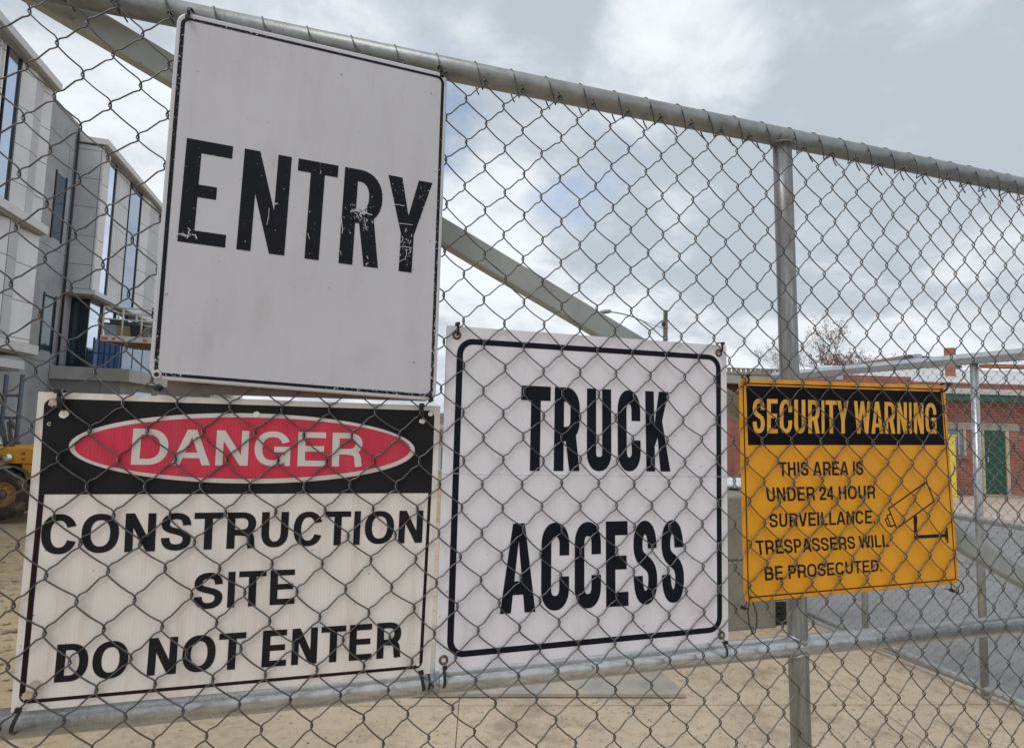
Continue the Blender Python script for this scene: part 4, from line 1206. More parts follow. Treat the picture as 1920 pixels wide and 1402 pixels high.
def concrete_blocks():
    zb = gz(3.3); b0 = hz(1456, 1178, zb); yf = b0.y; xr = b0.x
    zt = hy(1400, 930, yf).z; zm = hy(1400, 1050, yf).z
    for z0, z1, dx, lab, nm in ((zb, zm - .003, 0.0, 'grey concrete block at the bottom of the stack behind the yellow sign', 1), (zm, zt, -.03, 'grey concrete block on top of another behind the yellow sign', 2)):
        mb = MB().box((xr - 1.15 + dx, yf, z0), (xr + dx, yf + .95, z1))
        tag(obj('concrete_block', mb, M['block'], bevel=.018), lab, 'concrete block', 'stacked concrete blocks')
    # a white plastic sack left on the top block
    q = hy(1379, 905, yf + .5)
    mb = MB(); n = 14; rg = random.Random(4); vs = []
    for j in range(7):
        for i in range(n):
            a = 2 * PI * i / n; t = j / 6; r = (.16 * math.sin(PI * (.12 + .8 * t)) + .02) * rg.uniform(.85, 1.12)
            vs.append((q.x + r * 1.3 * math.cos(a), yf + .5 + r * math.sin(a), zt + .0 + .10 * t))
    mb.add(vs, [(j * n + i, j * n + (i + 1) % n, (j + 1) * n + (i + 1) % n, (j + 1) * n + i) for j in range(6) for i in range(n)] + [tuple(reversed(range(n))), tuple(6 * n + i for i in range(n))], True)
    tag(obj('plastic_sack', mb, mat('white_plastic_film', (0.62, 0.66, 0.70), .4, 0, .1, 20)), 'crumpled white plastic sack on top of the concrete blocks', 'sack')
    # dark crate beside them
    c = thing('plastic_crate', (xr + .16, yf + .22, zb), 'black slatted plastic crate on the ground beside the concrete blocks', 'crate')
    mk = mat('black_crate_plastic', (0.015, 0.015, 0.017), .5)
    ww, dd, hh = .125, .2, .20; cx, cy = xr + .145, yf + .25
    obj('crate_floor', MB().box((cx - ww + .012, cy - dd + .012, zb), (cx + ww - .012, cy + dd - .012, zb + .012)), mk, c)
    for sx, sy in ((0, -1), (0, 1), (-1, 0), (1, 0)):
        m2 = MB()
        for k in range(4):
            z = zb + .004 + k * .05
            if sx: m2.box((cx + sx * ww - .006, cy - dd, z), (cx + sx * ww + .006, cy + dd, z + .036))
            else: m2.box((cx - ww + .007, cy + sy * dd - .006, z), (cx + ww - .007, cy + sy * dd + .006, z + .036))
        for k in range(5):
            t = -.9 + k * .45
            if sx: m2.box((cx + sx * ww - .004, cy + t * dd - .006, zb + .002), (cx + sx * ww + .004, cy + t * dd + .006, zb + hh))
            else: m2.box((cx + t * (ww - .01) - .006, cy + sy * dd - .004, zb + .002), (cx + t * (ww - .01) + .006, cy + sy * dd + .004, zb + hh))
        obj('crate_side', m2, mk, c)
    # pale wire basket stacked on it
    bk = MB(); z0 = zb + hh + .004
    for k in range(4):
        z = z0 + k * .045
        bk.tube([(cx - ww, cy - dd, z), (cx + ww, cy - dd, z), (cx + ww, cy + dd, z), (cx - ww, cy + dd, z), (cx - ww, cy - dd, z)], .003, 5)
    for k in range(9):
        x = cx - ww + 2 * ww * k / 8; bk.tube([(x, cy - dd, z0), (x, cy - dd, z0 + .14)], .0022, 5); bk.tube([(x, cy + dd, z0), (x, cy + dd, z0 + .14)], .0022, 5)
        bk.tube([(x, cy - dd, z0), (x, cy + dd, z0)], .0022, 5)
    tag(obj('wire_basket', bk, M['galv_bright']), 'pale wire basket resting on the black crate', 'basket')


concrete_blocks()


# ------------------------------------------------------------------ building under construction on the left
def axes_brick(name, c1, c2, mortar, bw, rh, ms, ax=('Y', 'Z'), rough=.6, off=.5, nvar=.12, spec=.4):
    """large cladding sheets with open joints, laid out along two world axes of the wall"""
    m = bpy.data.materials.new(name); m.use_nodes = True
    nt = m.node_tree; N = nt.nodes.new; L = nt.links.new
    p = nt.nodes['Principled BSDF']; p.inputs['Roughness'].default_value = rough; p.inputs['Specular IOR Level'].default_value = spec
    tc = N('ShaderNodeTexCoord'); sp = N('ShaderNodeSeparateXYZ'); L(tc.outputs['Object'], sp.inputs[0])
    cb = N('ShaderNodeCombineXYZ'); L(sp.outputs['XYZ'.index(ax[0])], cb.inputs[0]); L(sp.outputs['XYZ'.index(ax[1])], cb.inputs[1])
    b = N('ShaderNodeTexBrick'); b.inputs['Scale'].default_value = 1.0; b.offset = off
    b.inputs['Brick Width'].default_value = bw; b.inputs['Row Height'].default_value = rh; b.inputs['Mortar Size'].default_value = ms
    b.inputs['Mortar Smooth'].default_value = .1
    b.inputs['Color1'].default_value = (*c1, 1); b.inputs['Color2'].default_value = (*c2, 1); b.inputs['Mortar'].default_value = (*mortar, 1)
    L(cb.outputs[0], b.inputs['Vector'])
    n = N('ShaderNodeTexNoise'); n.inputs['Scale'].default_value = .9; n.inputs['Detail'].default_value = 9; n.inputs['Roughness'].default_value = .65
    L(tc.outputs['Object'], n.inputs['Vector'])
    r = N('ShaderNodeMapRange'); L(n.outputs['Fac'], r.inputs['Value']); r.inputs['From Min'].default_value = .3; r.inputs['From Max'].default_value = .7
    r.inputs['To Min'].default_value = 1 - nvar; r.inputs['To Max'].default_value = 1 + nvar
    mx = N('ShaderNodeMix'); mx.data_type = 'RGBA'; mx.blend_type = 'MULTIPLY'; mx.inputs['Factor'].default_value = 1
    L(b.outputs['Color'], mx.inputs['A']); L(r.outputs[0], mx.inputs['B']); L(mx.outputs['Result'], p.inputs['Base Color'])
    bp = N('ShaderNodeBump'); bp.inputs['Strength'].default_value = .4; bp.inputs['Distance'].default_value = .01; bp.invert = True
    L(b.outputs['Fac'], bp.inputs['Height']); L(bp.outputs[0], p.inputs['Normal'])
    return m


def glass(name, tint, rough=.04, metal=0.0):
    m = mat(name, tint, rough, metal, spec=1.0); return m


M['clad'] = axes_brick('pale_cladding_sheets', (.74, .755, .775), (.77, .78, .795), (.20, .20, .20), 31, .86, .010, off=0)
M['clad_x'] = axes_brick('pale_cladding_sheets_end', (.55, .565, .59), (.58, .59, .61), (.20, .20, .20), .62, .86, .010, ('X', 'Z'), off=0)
M['clad_shaded'] = axes_brick('shaded_cladding_sheets', (.52, .535, .56), (.54, .55, .57), (.17, .17, .17), 31, .86, .010, off=0)  # shade on the turned folds put into the colour of the same cladding
M['trim'] = mat('pale_metal_trim', (.62, .63, .64), .5, 0, .06, 2)
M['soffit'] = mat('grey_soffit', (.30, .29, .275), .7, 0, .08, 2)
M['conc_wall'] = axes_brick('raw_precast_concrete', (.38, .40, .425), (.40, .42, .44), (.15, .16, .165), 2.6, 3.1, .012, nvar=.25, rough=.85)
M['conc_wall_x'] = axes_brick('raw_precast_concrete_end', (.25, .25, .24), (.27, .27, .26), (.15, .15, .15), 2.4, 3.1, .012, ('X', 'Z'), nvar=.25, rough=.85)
M['conc_pale'] = mat('pale_concrete_slab', (.42, .42, .40), .85, 0, .12, 2)
M['glass_blue'] = glass('sky_blue_glass', (.62, .70, .84), .05, .9)
M['glass_dark'] = glass('deep_blue_glass', (.22, .30, .40), .05, .8)
M['glass_green'] = glass('dark_green_glass', (.05, .10, .11), .05, .35)
M['frame_dark'] = mat('black_window_frame', (.02, .022, .025), .4)


def build_block():
    X0, XP, XW = -7.0, -7.34, -7.78
    g = thing('clad_building', (XW, 14, gz(14)), 'modern building with folded pale panels and tall blue windows behind the mesh', 'building')
    # concrete core wall
    obj('core_wall', MB().box((XW - 6, 3, -.45), (XW, 45, 9.75)), M['conc_wall'], g)
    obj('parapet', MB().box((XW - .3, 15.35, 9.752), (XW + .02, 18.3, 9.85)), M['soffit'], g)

    def ledge(y0, y1, z0, z1, xo=X0):
        obj('ledge', MB().box((XW + .002, y0, z0), (xo, y1, z1)), M['trim'], g, bevel=.01)
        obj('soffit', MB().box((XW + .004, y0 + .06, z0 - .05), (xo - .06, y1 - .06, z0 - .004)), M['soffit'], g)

    def storey(y0, y1, z0, z1, seq):
        """folded panels: seq = (length, kind) pairs repeated along Y"""
        y = y0; k = 0; px = XP
        fold = False
        while y < y1 - .05:
            ln, kd = seq[k % len(seq)]; k += 1
            ye = min(y + ln, y1)
            if kd in ('w', 'g'):
                a, b = (XP + .04, XP + .19) if kd == 'w' else (XP + .19, XP + .17)
                obj('panel', MB().hexa([Vector(p) for p in ((XW + .01, y + .006, z0), (a, y + .006, z0), (b, ye - .006, z0), (XW + .01, ye - .006, z0),
                                                          (XW + .01, y + .006, z1), (a, y + .006, z1), (b, ye - .006, z1), (XW + .01, ye - .006, z1))]), M['clad'] if kd == 'w' else M['clad_shaded'], g)
            elif kd == 'f':          # ribbed sheet
                mb = MB(); n = max(2, int((ye - y) / .13)); st = (ye - y) / n; pr = []
                for i in range(n):
                    ya = y + i * st; pr += [(XP + .02, ya), (XP + .075, ya + st * .12), (XP + .075, ya + st * .5), (XP + .02, ya + st * .62)]
                pr += [(XW + .01, ye), (XW + .01, y)]
                mb.prism([(a, b, z0) for a, b in pr], (0, 0, z1 - z0)); obj('ribbed_panel', mb, M['clad'], g)
            else:
                w = obj('window', MB().box((XW + .01, y + .03, z0 + .02), (XP + .085, ye - .06, z1 - .02)), M['glass_blue'] if kd == 'b' else M['glass_dark'], g)
                obj('window_frame', MB().box((XW + .02, ye - .06, z0), (XP + .115, ye, z1)).box((XW + .02, y, z0), (XP + .09, y + .028, z1)), M['frame_dark'], w)
            y = ye
    seq = [(.50, 'w'), (.36, 'g'), (.42, 'w'), (1.15, 'f'), (.55, 'b')]
    seq1 = [(1.1, 'f'), (.50, 'b'), (.50, 'w'), (.36, 'g'), (.41, 'w')]
    # nearer bay (three levels of trim) and the bay beyond the gap
    n1 = 15.28 - 2.87 * 4
    storey(n1, 15.28, 5.96, 9.32, seq1)
    storey(n1, 15.28, 3.06, 5.66, [(.6, 'g'), (.55, 'f'), (.45, 'w'), (.42, 'g'), (.85, 'w')])
    ledge(n1 - .1, 15.34, 9.36, 9.54); ledge(n1 - .1, 15.34, 5.72, 5.92); ledge(n1 - .1, 15.40, 2.80, 3.02); ledge(n1 - .1, 15.1, 2.42, 2.62, X0 - .12)
    y2 = 18.34
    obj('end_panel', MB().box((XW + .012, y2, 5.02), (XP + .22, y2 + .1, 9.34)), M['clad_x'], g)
    storey(y2 + .11, 42, 5.06, 9.32, [(.55, 'w'), (.80, 'b'), (1.35, 'f'), (1.1, 'd'), (.7, 'w'), (1.2, 'g')])
    ledge(y2 - .06, 42, 9.36, 9.54); ledge(y2 - .04, 42, 4.86, 5.0)
    # black tube standing in for a dark slot, then small core wall windows
    obj('dark_slot_line', MB().tube([(XW + .06, 18.2, 2.6), (XW + .06, 18.2, 9.7)], .032, 10), M['frame_dark'], g)
    for y, z0, z1, yw in ((17.55, 6.2, 8.0, .55), (17.55, 3.1, 4.6, .62)):
        w = obj('window', MB().box((XW - .02, y - yw / 2, z0), (XW + .012, y + yw / 2, z1)), M['glass_green'] if z0 < 5 else M['glass_dark'], g)
        obj('window_frame', MB().box((XW, y - yw / 2 - .05, z0 - .05), (XW + .03, y - yw / 2, z1 + .05)).box((XW, y + yw / 2, z0 - .05), (XW + .03, y + yw / 2 + .05, z1 + .05)), M['frame_dark'], w)
    # recessed glazed corner under the far bay, on a concrete deck
    ya = 18.9
    xa, xb = hy(134, 620, ya).x, hy(165, 620, ya).x
    zt, zb = 4.80, hy(150, 688, ya).z
    w = obj('glazed_corner', MB().box((XW - .4, ya, zb), (xb - .03, ya + 4, zt)), M['glass_green'], g)
    for x in (XW + .02, (XW + xb) / 2, xb - .035): obj('mullion', MB().box((x - .035, ya - .05, zb), (x + .035, ya - .002, zt)), M['frame_dark'], w)
    for z in (zb, zt - .07): obj('transom', MB().box((XW, ya - .045, z), (xb, ya - .003, z + .07)), M['frame_dark'], w)
    for y in (ya + .9, ya + 2.0, ya + 3.1): obj('mullion', MB().box((xb - .028, y - .03, zb), (xb + .03, y + .03, zt)), M['frame_dark'], w)
    obj('window', MB().box((xb - .029, ya + .04, zb + .6), (xb - .012, ya + 3.9, zt)), M['glass_blue'], w)
    yd = 17.9
    xd = hy(243, 700, yd).x; zd = hy(200, 690, yd).z; zc = hy(200, 714, yd).z
    obj('deck', MB().box((XW + .004, yd, zc), (xd, 30, zd)), M['conc_pale'], g, bevel=.01)
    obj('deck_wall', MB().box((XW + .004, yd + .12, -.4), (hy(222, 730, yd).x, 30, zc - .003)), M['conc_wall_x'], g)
    for k in range(4):
        y = yd + 1.2 + k * 2.4; w = obj('window', MB().box((hy(222, 730, yd).x - .05, y, zc - 1.6), (hy(222, 730, yd).x + .02, y + 1.7, zc - .25)), M['glass_dark'], g)
    return xd, yd, zd


DX, DY, DZ = build_block()


def blue_hoarding():
    mb = obj  # panels of translucent blue sheet in a row along the deck edge
    ms = mat('blue_sheet', (.09, .18, .36), .4, 0, .3, 3, stretch=(4, 4, .3)); mp = mat('blue_post', (.025, .06, .20), .45)
    ml = mat('pale_blue_sheet', (.24, .33, .46), .25, 0, .2, 3)
    g = thing('deck_hoarding', (DX - .3, DY + .6, DZ), 'row of blue sheet panels fencing the edge of the concrete deck', 'hoarding')
    x0 = hy(174, 665, DY + .5).x; x1 = hy(226, 665, DY + .5).x; n = 5; y = DY + .5; h = .86
    for i in range(n):
        a = x0 + (x1 - x0) * i / n; b = x0 + (x1 - x0) * (i + 1) / n
        obj('sheet', MB().box((a + .02, y, DZ + .03), (b - .02, y + .02, DZ + h)), ms if i else ml, g)
        obj('post', MB().box((a - .018, y - .01, DZ), (a + .018, y + .03, DZ + h + .05)), mp, g)
    obj('rail', MB().box((x0, y - .012, DZ + .44), (x1, y - .001, DZ + .47)), mp, g)
    for i in range(6):
        a = y + .03 + i * .9
        obj('sheet', MB().box((x1, a + .03, DZ + .03), (x1 + .02, a + .87, DZ + h)), ml if i < 3 else ms, g)
        obj('post', MB().box((x1 - .012, a - .018, DZ), (x1 + .032, a + .018, DZ + h + .05)), mp, g)


blue_hoarding()


def boom_lift():
    Y = 16.6; mw = mat('white_lift_paint', (.62, .60, .57), .4, 0, .08, 6); mo = mat('orange_lift_stripe', (.62, .14, .06), .45)
    mt = mat('tan_underside', (.17, .13, .085), .6, 0, .15, 4); mg = mat('lift_dark_grey', (.05, .05, .055), .5)
    q0 = hy(187, 640, Y); q1 = hy(300, 640, Y)
    x0, x1 = q0.x, q1.x; zt = hy(230, 630, Y).z; zb = hy(230, 641, Y).z; D = 1.1
    g = thing('boom_lift', (x1 + 2.6, Y + .6, gz(17)), 'white lift platform with orange stripes and guard rails raised before the building', 'lift')
    obj('platform', MB().box((x0, Y, zb), (x1, Y + D, zt)), mw, g, bevel=.01)
    obj('platform_underside', MB().hexa([Vector(p) for p in ((x0 + .5, Y + .3, zb - .09), (x1, Y + .3, zb - .13), (x1, Y + D - .1, zb - .13), (x0 + .5, Y + D - .1, zb - .09),
                                                          (x0 + .1, Y + .03, zb - .004), (x1, Y + .03, zb - .004), (x1, Y + D - .03, zb - .004), (x0 + .1, Y + D - .03, zb - .004))]), mt, g)
    for a, b in ((190, 202), (210, 216), (268, 276)):
        obj('stripe', MB().box((hy(a, 634, Y).x, Y - .006, zb + .03), (hy(b, 634, Y).x, Y - .002, zt - .05)), mo, g)
    hr = hy(230, 577, Y).z
    for yy in (Y + .03, Y + D - .03):
        obj('guard_rail', MB().tube([(x0 + .03, yy, hr), (x1 - .03, yy, hr)], .025, 8), mw, g)
        obj('guard_rail', MB().tube([(x0 + .03, yy, (hr + zt) / 2 + .06), (x1 - .03, yy, (hr + zt) / 2 + .06)], .02, 8), mw, g)
        for k in range(4):
            x = x0 + .03 + (x1 - x0 - .06) * k / 3; obj('guard_post', MB().tube([(x, yy, zt), (x, yy, hr)], .024, 8), mw, g)
    for xx in (x0 + .03, x1 - .03): obj('guard_rail', MB().tube([(xx, Y + .05, hr), (xx, Y + D - .05, hr)], .025, 8), mw, g)
    obj('control_box', MB().box((x0 + 1.1, Y + .15, zt + .55), (x0 + 1.5, Y + .4, zt + .85)), mg, g, bevel=.02)
    # arm and base, mostly behind the signs
    a, b, c = Vector((x1 - .1, Y + .55, zb + .05)), Vector((x1 + 1.8, Y + .55, 2.0)), Vector((x1 + 2.9, Y + .55, 1.15))
    obj('arm', MB().tube([a, b], .13, 4), mw, g); obj('arm', MB().tube([b, c], .16, 4), mw, g)
    z0 = gz(17)
    obj('chassis', MB().box((x1 + 1.7, Y - .3, z0 + .35), (x1 + 4.1, Y + 1.4, z0 + 1.1)), mw, g, bevel=.06)
    for xx in (x1 + 2.1, x1 + 3.7):
        for yy in (Y - .38, Y + 1.24):
            obj('wheel', MB().lathe([(.05, 0), (.36, 0), (.4, .05), (.4, .2), (.36, .25), (.05, .25)], (xx, yy, z0 + .4), 'Y', 24), mg, g)
    # tools and bins left on the platform
    rg = random.Random(8)
    cols = [((.30, .25, .12), 'tan'), ((.12, .16, .26), 'blue'), ((.03, .03, .035), 'black'), ((.34, .38, .46), 'grey blue'), ((.10, .13, .20), 'navy')]
    xs = [200, 212, 224.5, 238, 251]
    labs = ['grey blue', 'navy', 'tan', 'blue', 'black']
    for px, lb in zip(xs, labs):
        col = [c for c, l in cols if l == lb][0]
        x = hy(px, 610, Y).x; h = rg.uniform(.30, .42); w = .17
        mb = MB().hexa([Vector(p) for p in ((x - w * .8, Y + .3, zt), (x + w * .8, Y + .3, zt), (x + w * .8, Y + .7, zt), (x - w * .8, Y + .7, zt),
                                            (x - w, Y + .26, zt + h), (x + w, Y + .26, zt + h), (x + w, Y + .74, zt + h), (x - w, Y + .74, zt + h))])
        t = thing('tool_bin', (x, Y + .5, zt), lb + ' tool bin standing on the raised lift platform', 'tool bin', 'tool bins on the lift platform')
        mm = mat('bin_plastic', col, .5, 0, .15, 8)
        obj('bin', mb, mm, t); obj('lid', MB().box((x - w - .015, Y + .245, zt + h + .002), (x + w + .015, Y + .755, zt + h + .04)), M['frame_dark'] if lb != 'black' else mm, t, bevel=.008)


boom_lift()


def loader():
    my = mat('loader_yellow', (.62, .29, .012), .4, 0, .10, 5, stain=(.40, .24, .06), stain_scale=8, stain_lo=.58, stain_hi=.8)
    mk = mat('tyre_rubber', (.05, .044, .038), .9, 0, .25, 12, .3, 40, stain=(.20, .16, .11), stain_scale=6, stain_lo=.5, stain_hi=.7)
    md = mat('loader_dark_grey', (.09, .095, .105), .5, 0, .15, 8); mr = mat('rim_yellow', (.42, .20, .02), .6, 0, .3, 12, stain=(.16, .12, .08), stain_scale=14, stain_lo=.45, stain_hi=.7)
    mgl = mat('cab_glass', (.35, .45, .45), .08, 0, spec=1.0); chrome = mat('lamp_chrome', (.75, .76, .78), .15, .9)
    zg = gz(8.6); w0 = hz(-2, 975, zg); Yf = w0.y
    sc = (w0 - CAM).dot(RMm @ Vector((0, 0, 1))) / FPX          # metres per pixel there
    R = 47 * sc; cx = w0.x; cz = zg + R
    g = thing('wheel_loader', (cx - 1.2, Yf + .7, zg), 'yellow wheel loader with muddy tyres parked on the dirt left of the DANGER board', 'loader')

    def zpx(py, x): # height of photo row py at the loader's near side
        return hy(20, py, Yf).z
    ztop, zhood, zlow = zpx(839, 0), zpx(872, 0), zpx(896, 0)
    xr = hy(62, 870, Yf).x
    obj('hood', MB().prism([(cx - 1.0, Yf + .02, zlow + .25), (xr, Yf + .02, zlow + .22), (xr, Yf + .02, ztop - .02), (xr - .06, Yf + .02, ztop), (cx - .05, Yf + .02, ztop), (cx - 1.0, Yf + .02, ztop - .05)], (0, 1.2, 0)), my, g, bevel=.02)
    obj('side_skirt', MB().prism([(cx + .28, Yf + .05, zlow - .02), (xr - .005, Yf + .05, zlow - .05), (xr - .005, Yf + .05, zlow + .214), (cx + .2, Yf + .05, zlow + .214)], (0, 1.1, 0)), my, g, bevel=.012)
    obj('counterweight', MB().box((xr + .004, Yf + .06, zlow - .2), (xr + .5, Yf + 1.15, ztop - .08)), md, g, bevel=.03)
    # mudguard
    mb = MB(); pts = []
    for i in range(13):
        a = math.radians(8 + 150 * i / 12); pts.append((cx + (R + .055) * math.cos(a), cz + (R + .055) * math.sin(a)))
    vs = []
    for x, z in pts: vs += [(x, Yf - .03, z), (x, Yf + .30, z), (x * 1 + (x - cx) * .06, Yf + .30, z + (z - cz) * .06), (x + (x - cx) * .06, Yf - .03, z + (z - cz) * .06)]
    n = len(pts)
    mb.add(vs, [(i * 4 + k, i * 4 + (k + 1) % 4, (i + 1) * 4 + (k + 1) % 4, (i + 1) * 4 + k) for i in range(n - 1) for k in range(4)] + [(3, 2, 1, 0), tuple((n - 1) * 4 + k for k in range(4))])
    obj('mudguard', mb, md, g)
    for (wx, wy) in ((cx, Yf - .02), (cx - 1.55, Yf - .02), (cx, Yf + 1.05), (cx - 1.55, Yf + 1.05)):
        tw = .26; mb = MB()
        mb.lathe([(R * .485, .02), (R * .66, -.016), (R * .93, .012), (R * .97, .05), (R * .97, tw - .05), (R * .93, tw - .012), (R * .66, tw + .016), (R * .485, tw - .02)], (wx, wy, cz), 'Y', 40)
        for k in range(20):
            for sd_ in (0, 1):
                a = 2 * PI * (k + .5 * sd_) / 20; c_, s_ = math.cos(a), math.sin(a)
                e, t_ = Vector((c_, 0, s_)), Vector((-s_, 0, c_)); o = Vector((wx, wy + (0.0 if not sd_ else tw * .5), cz))
                p = []
                for (r_, dt, dy) in ((R * .93, -.03, -.006), (R * .93, .03, -.006), (R * .93, .055, tw * .5), (R * .93, -.005, tw * .5), (R * 1.02, -.024, 0.0), (R * 1.02, .024, 0.0), (R * 1.02, .045, tw * .5), (R * 1.02, 0, tw * .5)):
                    dd = dt if not sd_ else -dt
                    p.append(o + e * r_ + t_ * (dd if not sd_ else -dt + .04) + Vector((0, dy, 0)))
                mb.hexa(p)
        w = obj('wheel', MB().lathe([(.02, .06), (R * .18, .05), (R * .20, .01), (R * .25, .03), (R * .42, .05), (R * .485, .0), (R * .50, .03), (R * .485, tw - .03), (.02, tw - .03)], (wx, wy, cz), 'Y', 32), mr, g)
        obj('tyre', mb, mk, w)
        obj('hub', MB().lathe([(.0, .0), (R * .17, .002), (R * .185, .02), (R * .185, .052)], (wx, wy, cz), 'Y', 20), md, w)
        bt = MB()
        for k in range(8):
            a = 2 * PI * k / 8; bt.lathe([(.011, .045), (.011, .02), (.0, .018)], (wx + R * .31 * math.cos(a), wy, cz + R * .31 * math.sin(a)), 'Y', 6)
        obj('wheel_nut', bt, md, w)
    q = hy(15, 858, Yf - .05)
    h = obj('headlight', MB().lathe([(.0, -.03), (.045, -.035), (.062, -.02), (.066, .0), (.05, .06), (.0, .08)], (q.x, Yf - .06, q.z), 'Y', 24), chrome, g)
    obj('lamp_arm', MB().tube([(q.x - .28, Yf + .0, q.z + .01), (q.x - .05, Yf - .01, q.z)], .035, 10), md, g)
    # two dark vent marks on the hood
    for py in (850, 860.5):
        v = hy(44, py, Yf + .02); obj('vent', MB().box((v.x - .02, Yf + .002, v.z - .014), (v.x + .02, Yf + .019, v.z + .014)), md, g)
    # cab at the left with glass and a mast of levers before it
    x0, x1 = cx - 1.1, hy(-62, 830, Yf + .2).x; zt = ztop + .62
    obj('cab_glass', MB().prism([(x0, Yf + .18, ztop), (x1 + .10, Yf + .18, ztop), (x1 - .20, Yf + .18, zt), (x0, Yf + .18, zt)], (0, .9, 0)), mgl, g)
    for y in (Yf + .16, Yf + 1.09):
        fr = MB().tube([(x1 + .12, y, ztop), (x1 - .18, y, zt)], .022, 6).tube([(x0, y, ztop), (x0, y, zt)], .03, 6).tube([(x0, y, zt), (x1 - .18, y, zt)], .03, 6)
        obj('cab_frame', fr, md, g)
    obj('cab_roof', MB().box((x0 - .1, Yf + .08, zt + .01), (x1 - .2, Yf + 1.17, zt + .1)), md, g, bevel=.03)
    lv = MB()
    for a, b in (((14, 838), (5, 785)), ((20, 838), (14, 790)), ((26, 838), (18, 792)), ((9, 838), (2, 800))): lv.tube([hy(*a, Yf + .35), hy(*b, Yf + .35)], .017, 6)
    p = hy(20, 795, Yf + .35); lv.tube([hy(14, 792, Yf + .35), hy(27, 793, Yf + .35)], .02, 6); lv.tube([hy(19, 785, Yf + .35), hy(28, 804, Yf + .35)], .028, 6)
    obj('mast', lv, md, g)


loader()


def scaffold_frame():
    Y = 13.2; mb = MB(); g = thing('scaffold_frame', (hy(20, 800, Y).x, Y, gz(Y)), 'grey steel scaffold frame leaning by the concrete wall above the loader', 'scaffold')
    mm = mat('scaffold_steel', (.11, .13, .16), .5, .4, .2, 8)
    for px in (6, 36): obj('post', MB().tube([(hy(px, 770, Y).x, Y, gz(Y)), (hy(px, 770, Y).x, Y, hy(px, 702, Y).z)], .042, 8), mm, g)
    for py in (741, 783, 830): obj('rung', MB().tube([(hy(-30, py, Y).x, Y, hy(20, py, Y).z), (hy(39, py, Y).x, Y, hy(20, py, Y).z)], .03, 8), mm, g)
    obj('post', MB().tube([(hy(-30, 770, Y).x, Y, gz(Y)), (hy(-30, 770, Y).x, Y, hy(-30, 702, Y).z)], .042, 8), mm, g)


scaffold_frame()


def site_shed():
    Y = 15.5; x0 = hy(762, 850, Y).x; x1 = hy(845, 850, Y).x; zt = hy(828, 782, Y).z; z0 = gz(Y)
    mc = mat('cream_shed_sheet', (.50, .44, .34), .7, 0, .1, 3); g = thing('site_shed', ((x0 + x1) / 2, Y, z0), 'cream site shed glimpsed between the DANGER and TRUCK ACCESS signs', 'shed')
    obj('wall', MB().box((x0, Y, z0), (x1, Y + 2.4, zt)), mc, g)
    obj('roof', MB().box((x0 - .12, Y - .12, zt + .003), (x1 + .12, Y + 2.52, zt + .12)), M['soffit'], g)
    a, b = hy(825, 838, Y), hy(836, 880, Y)
    w = obj('window', MB().box((a.x, Y - .012, b.z), (b.x + .25, Y - .002, a.z)), M['glass_dark'], g)
    for xx in (a.x, a.x + .55, b.x + .25): obj('window_bar', MB().box((xx - .03, Y - .04, b.z - .04), (xx + .03, Y - .014, a.z + .04)), M['trim'], w)
    obj('window_head', MB().box((a.x + .031, Y - .038, a.z), (b.x + .219, Y - .014, a.z + .05)), M['trim'], w)
    obj('window_sill', MB().box((a.x + .031, Y - .038, b.z - .05), (b.x + .219, Y - .014, b.z)), M['trim'], w)
    obj('awning', MB().prism([(x0 - .05, Y - .02, zt - .22), (x1 + .05, Y - .02, zt - .22), (x1 + .05, Y - .5, zt - .36), (x0 - .05, Y - .5, zt - .36)], (0, 0, .05)), M['soffit'], g)


site_shed()

# ------------------------------------------------------------------ brick shops on the right
YAW = math.atan2(0.28277518, 0.9558586)
UX = Vector((math.cos(YAW), -math.sin(YAW), 0)); VY = Vector((math.sin(YAW), math.cos(YAW), 0))


def fu(px, py, v):
    """surveyed point on an upright plane square to the view, v metres away: (u, z)"""
    r = ray(px, py); s = (v - CAM.dot(VY)) / r.dot(VY); p = CAM + r * s
    return p.dot(UX), p.z


class LB:
    """boxes in the shop row's own axes (u along the front, v into it)"""
    def __init__(s, root): s.r = root

    def o(s, name, boxes, m, parent=None, bevel=0):
        mb = MB()
        for (u0, v0, z0), (u1, v1, z1) in boxes:
            q = [UX * u + VY * v + Vector((0, 0, z)) for u, v, z in ((u0, v0, z0), (u1, v0, z0), (u1, v1, z0), (u0, v1, z0), (u0, v0, z1), (u1, v0, z1), (u1, v1, z1), (u0, v1, z1))]
            mb.hexa(q)
        return obj(name, mb, m, parent or s.r, bevel)


M['brick'] = brick_mat('red_brick', (.37, .115, .078), (.27, .08, .06), (.33, .235, .19))
M['brick2'] = brick_mat('pink_brick', (.30, .13, .11), (.25, .10, .09), (.33, .27, .24))
M['lintel'] = mat('weathered_lintel', (.34, .315, .26), .85, 0, .12, 3, stain=(.22, .20, .17), stain_scale=4)
M['green_paint'] = mat('green_paint', (.028, .105, .072), .45, 0, .12, 3)
M['door_green'] = mat('dark_green_door', (.012, .070, .048), .42, 0, .15, 2.5)
M['flash'] = mat('pale_flashing', (.55, .53, .50), .6, 0, .08, 2)
M['roof_white'] = mat('white_roof_sheet', (.62, .62, .63), .5, 0, .05, 1.2, stain=(.30, .29, .28), stain_scale=1.5, stain_lo=.62, stain_hi=.72)
M['terracotta'] = mat('terracotta', (.34, .145, .085), .8, 0, .2, 6, .2, 30)
M['timber_cream'] = mat('cream_timber', (.48, .41, .30), .7, 0, .12, 8)


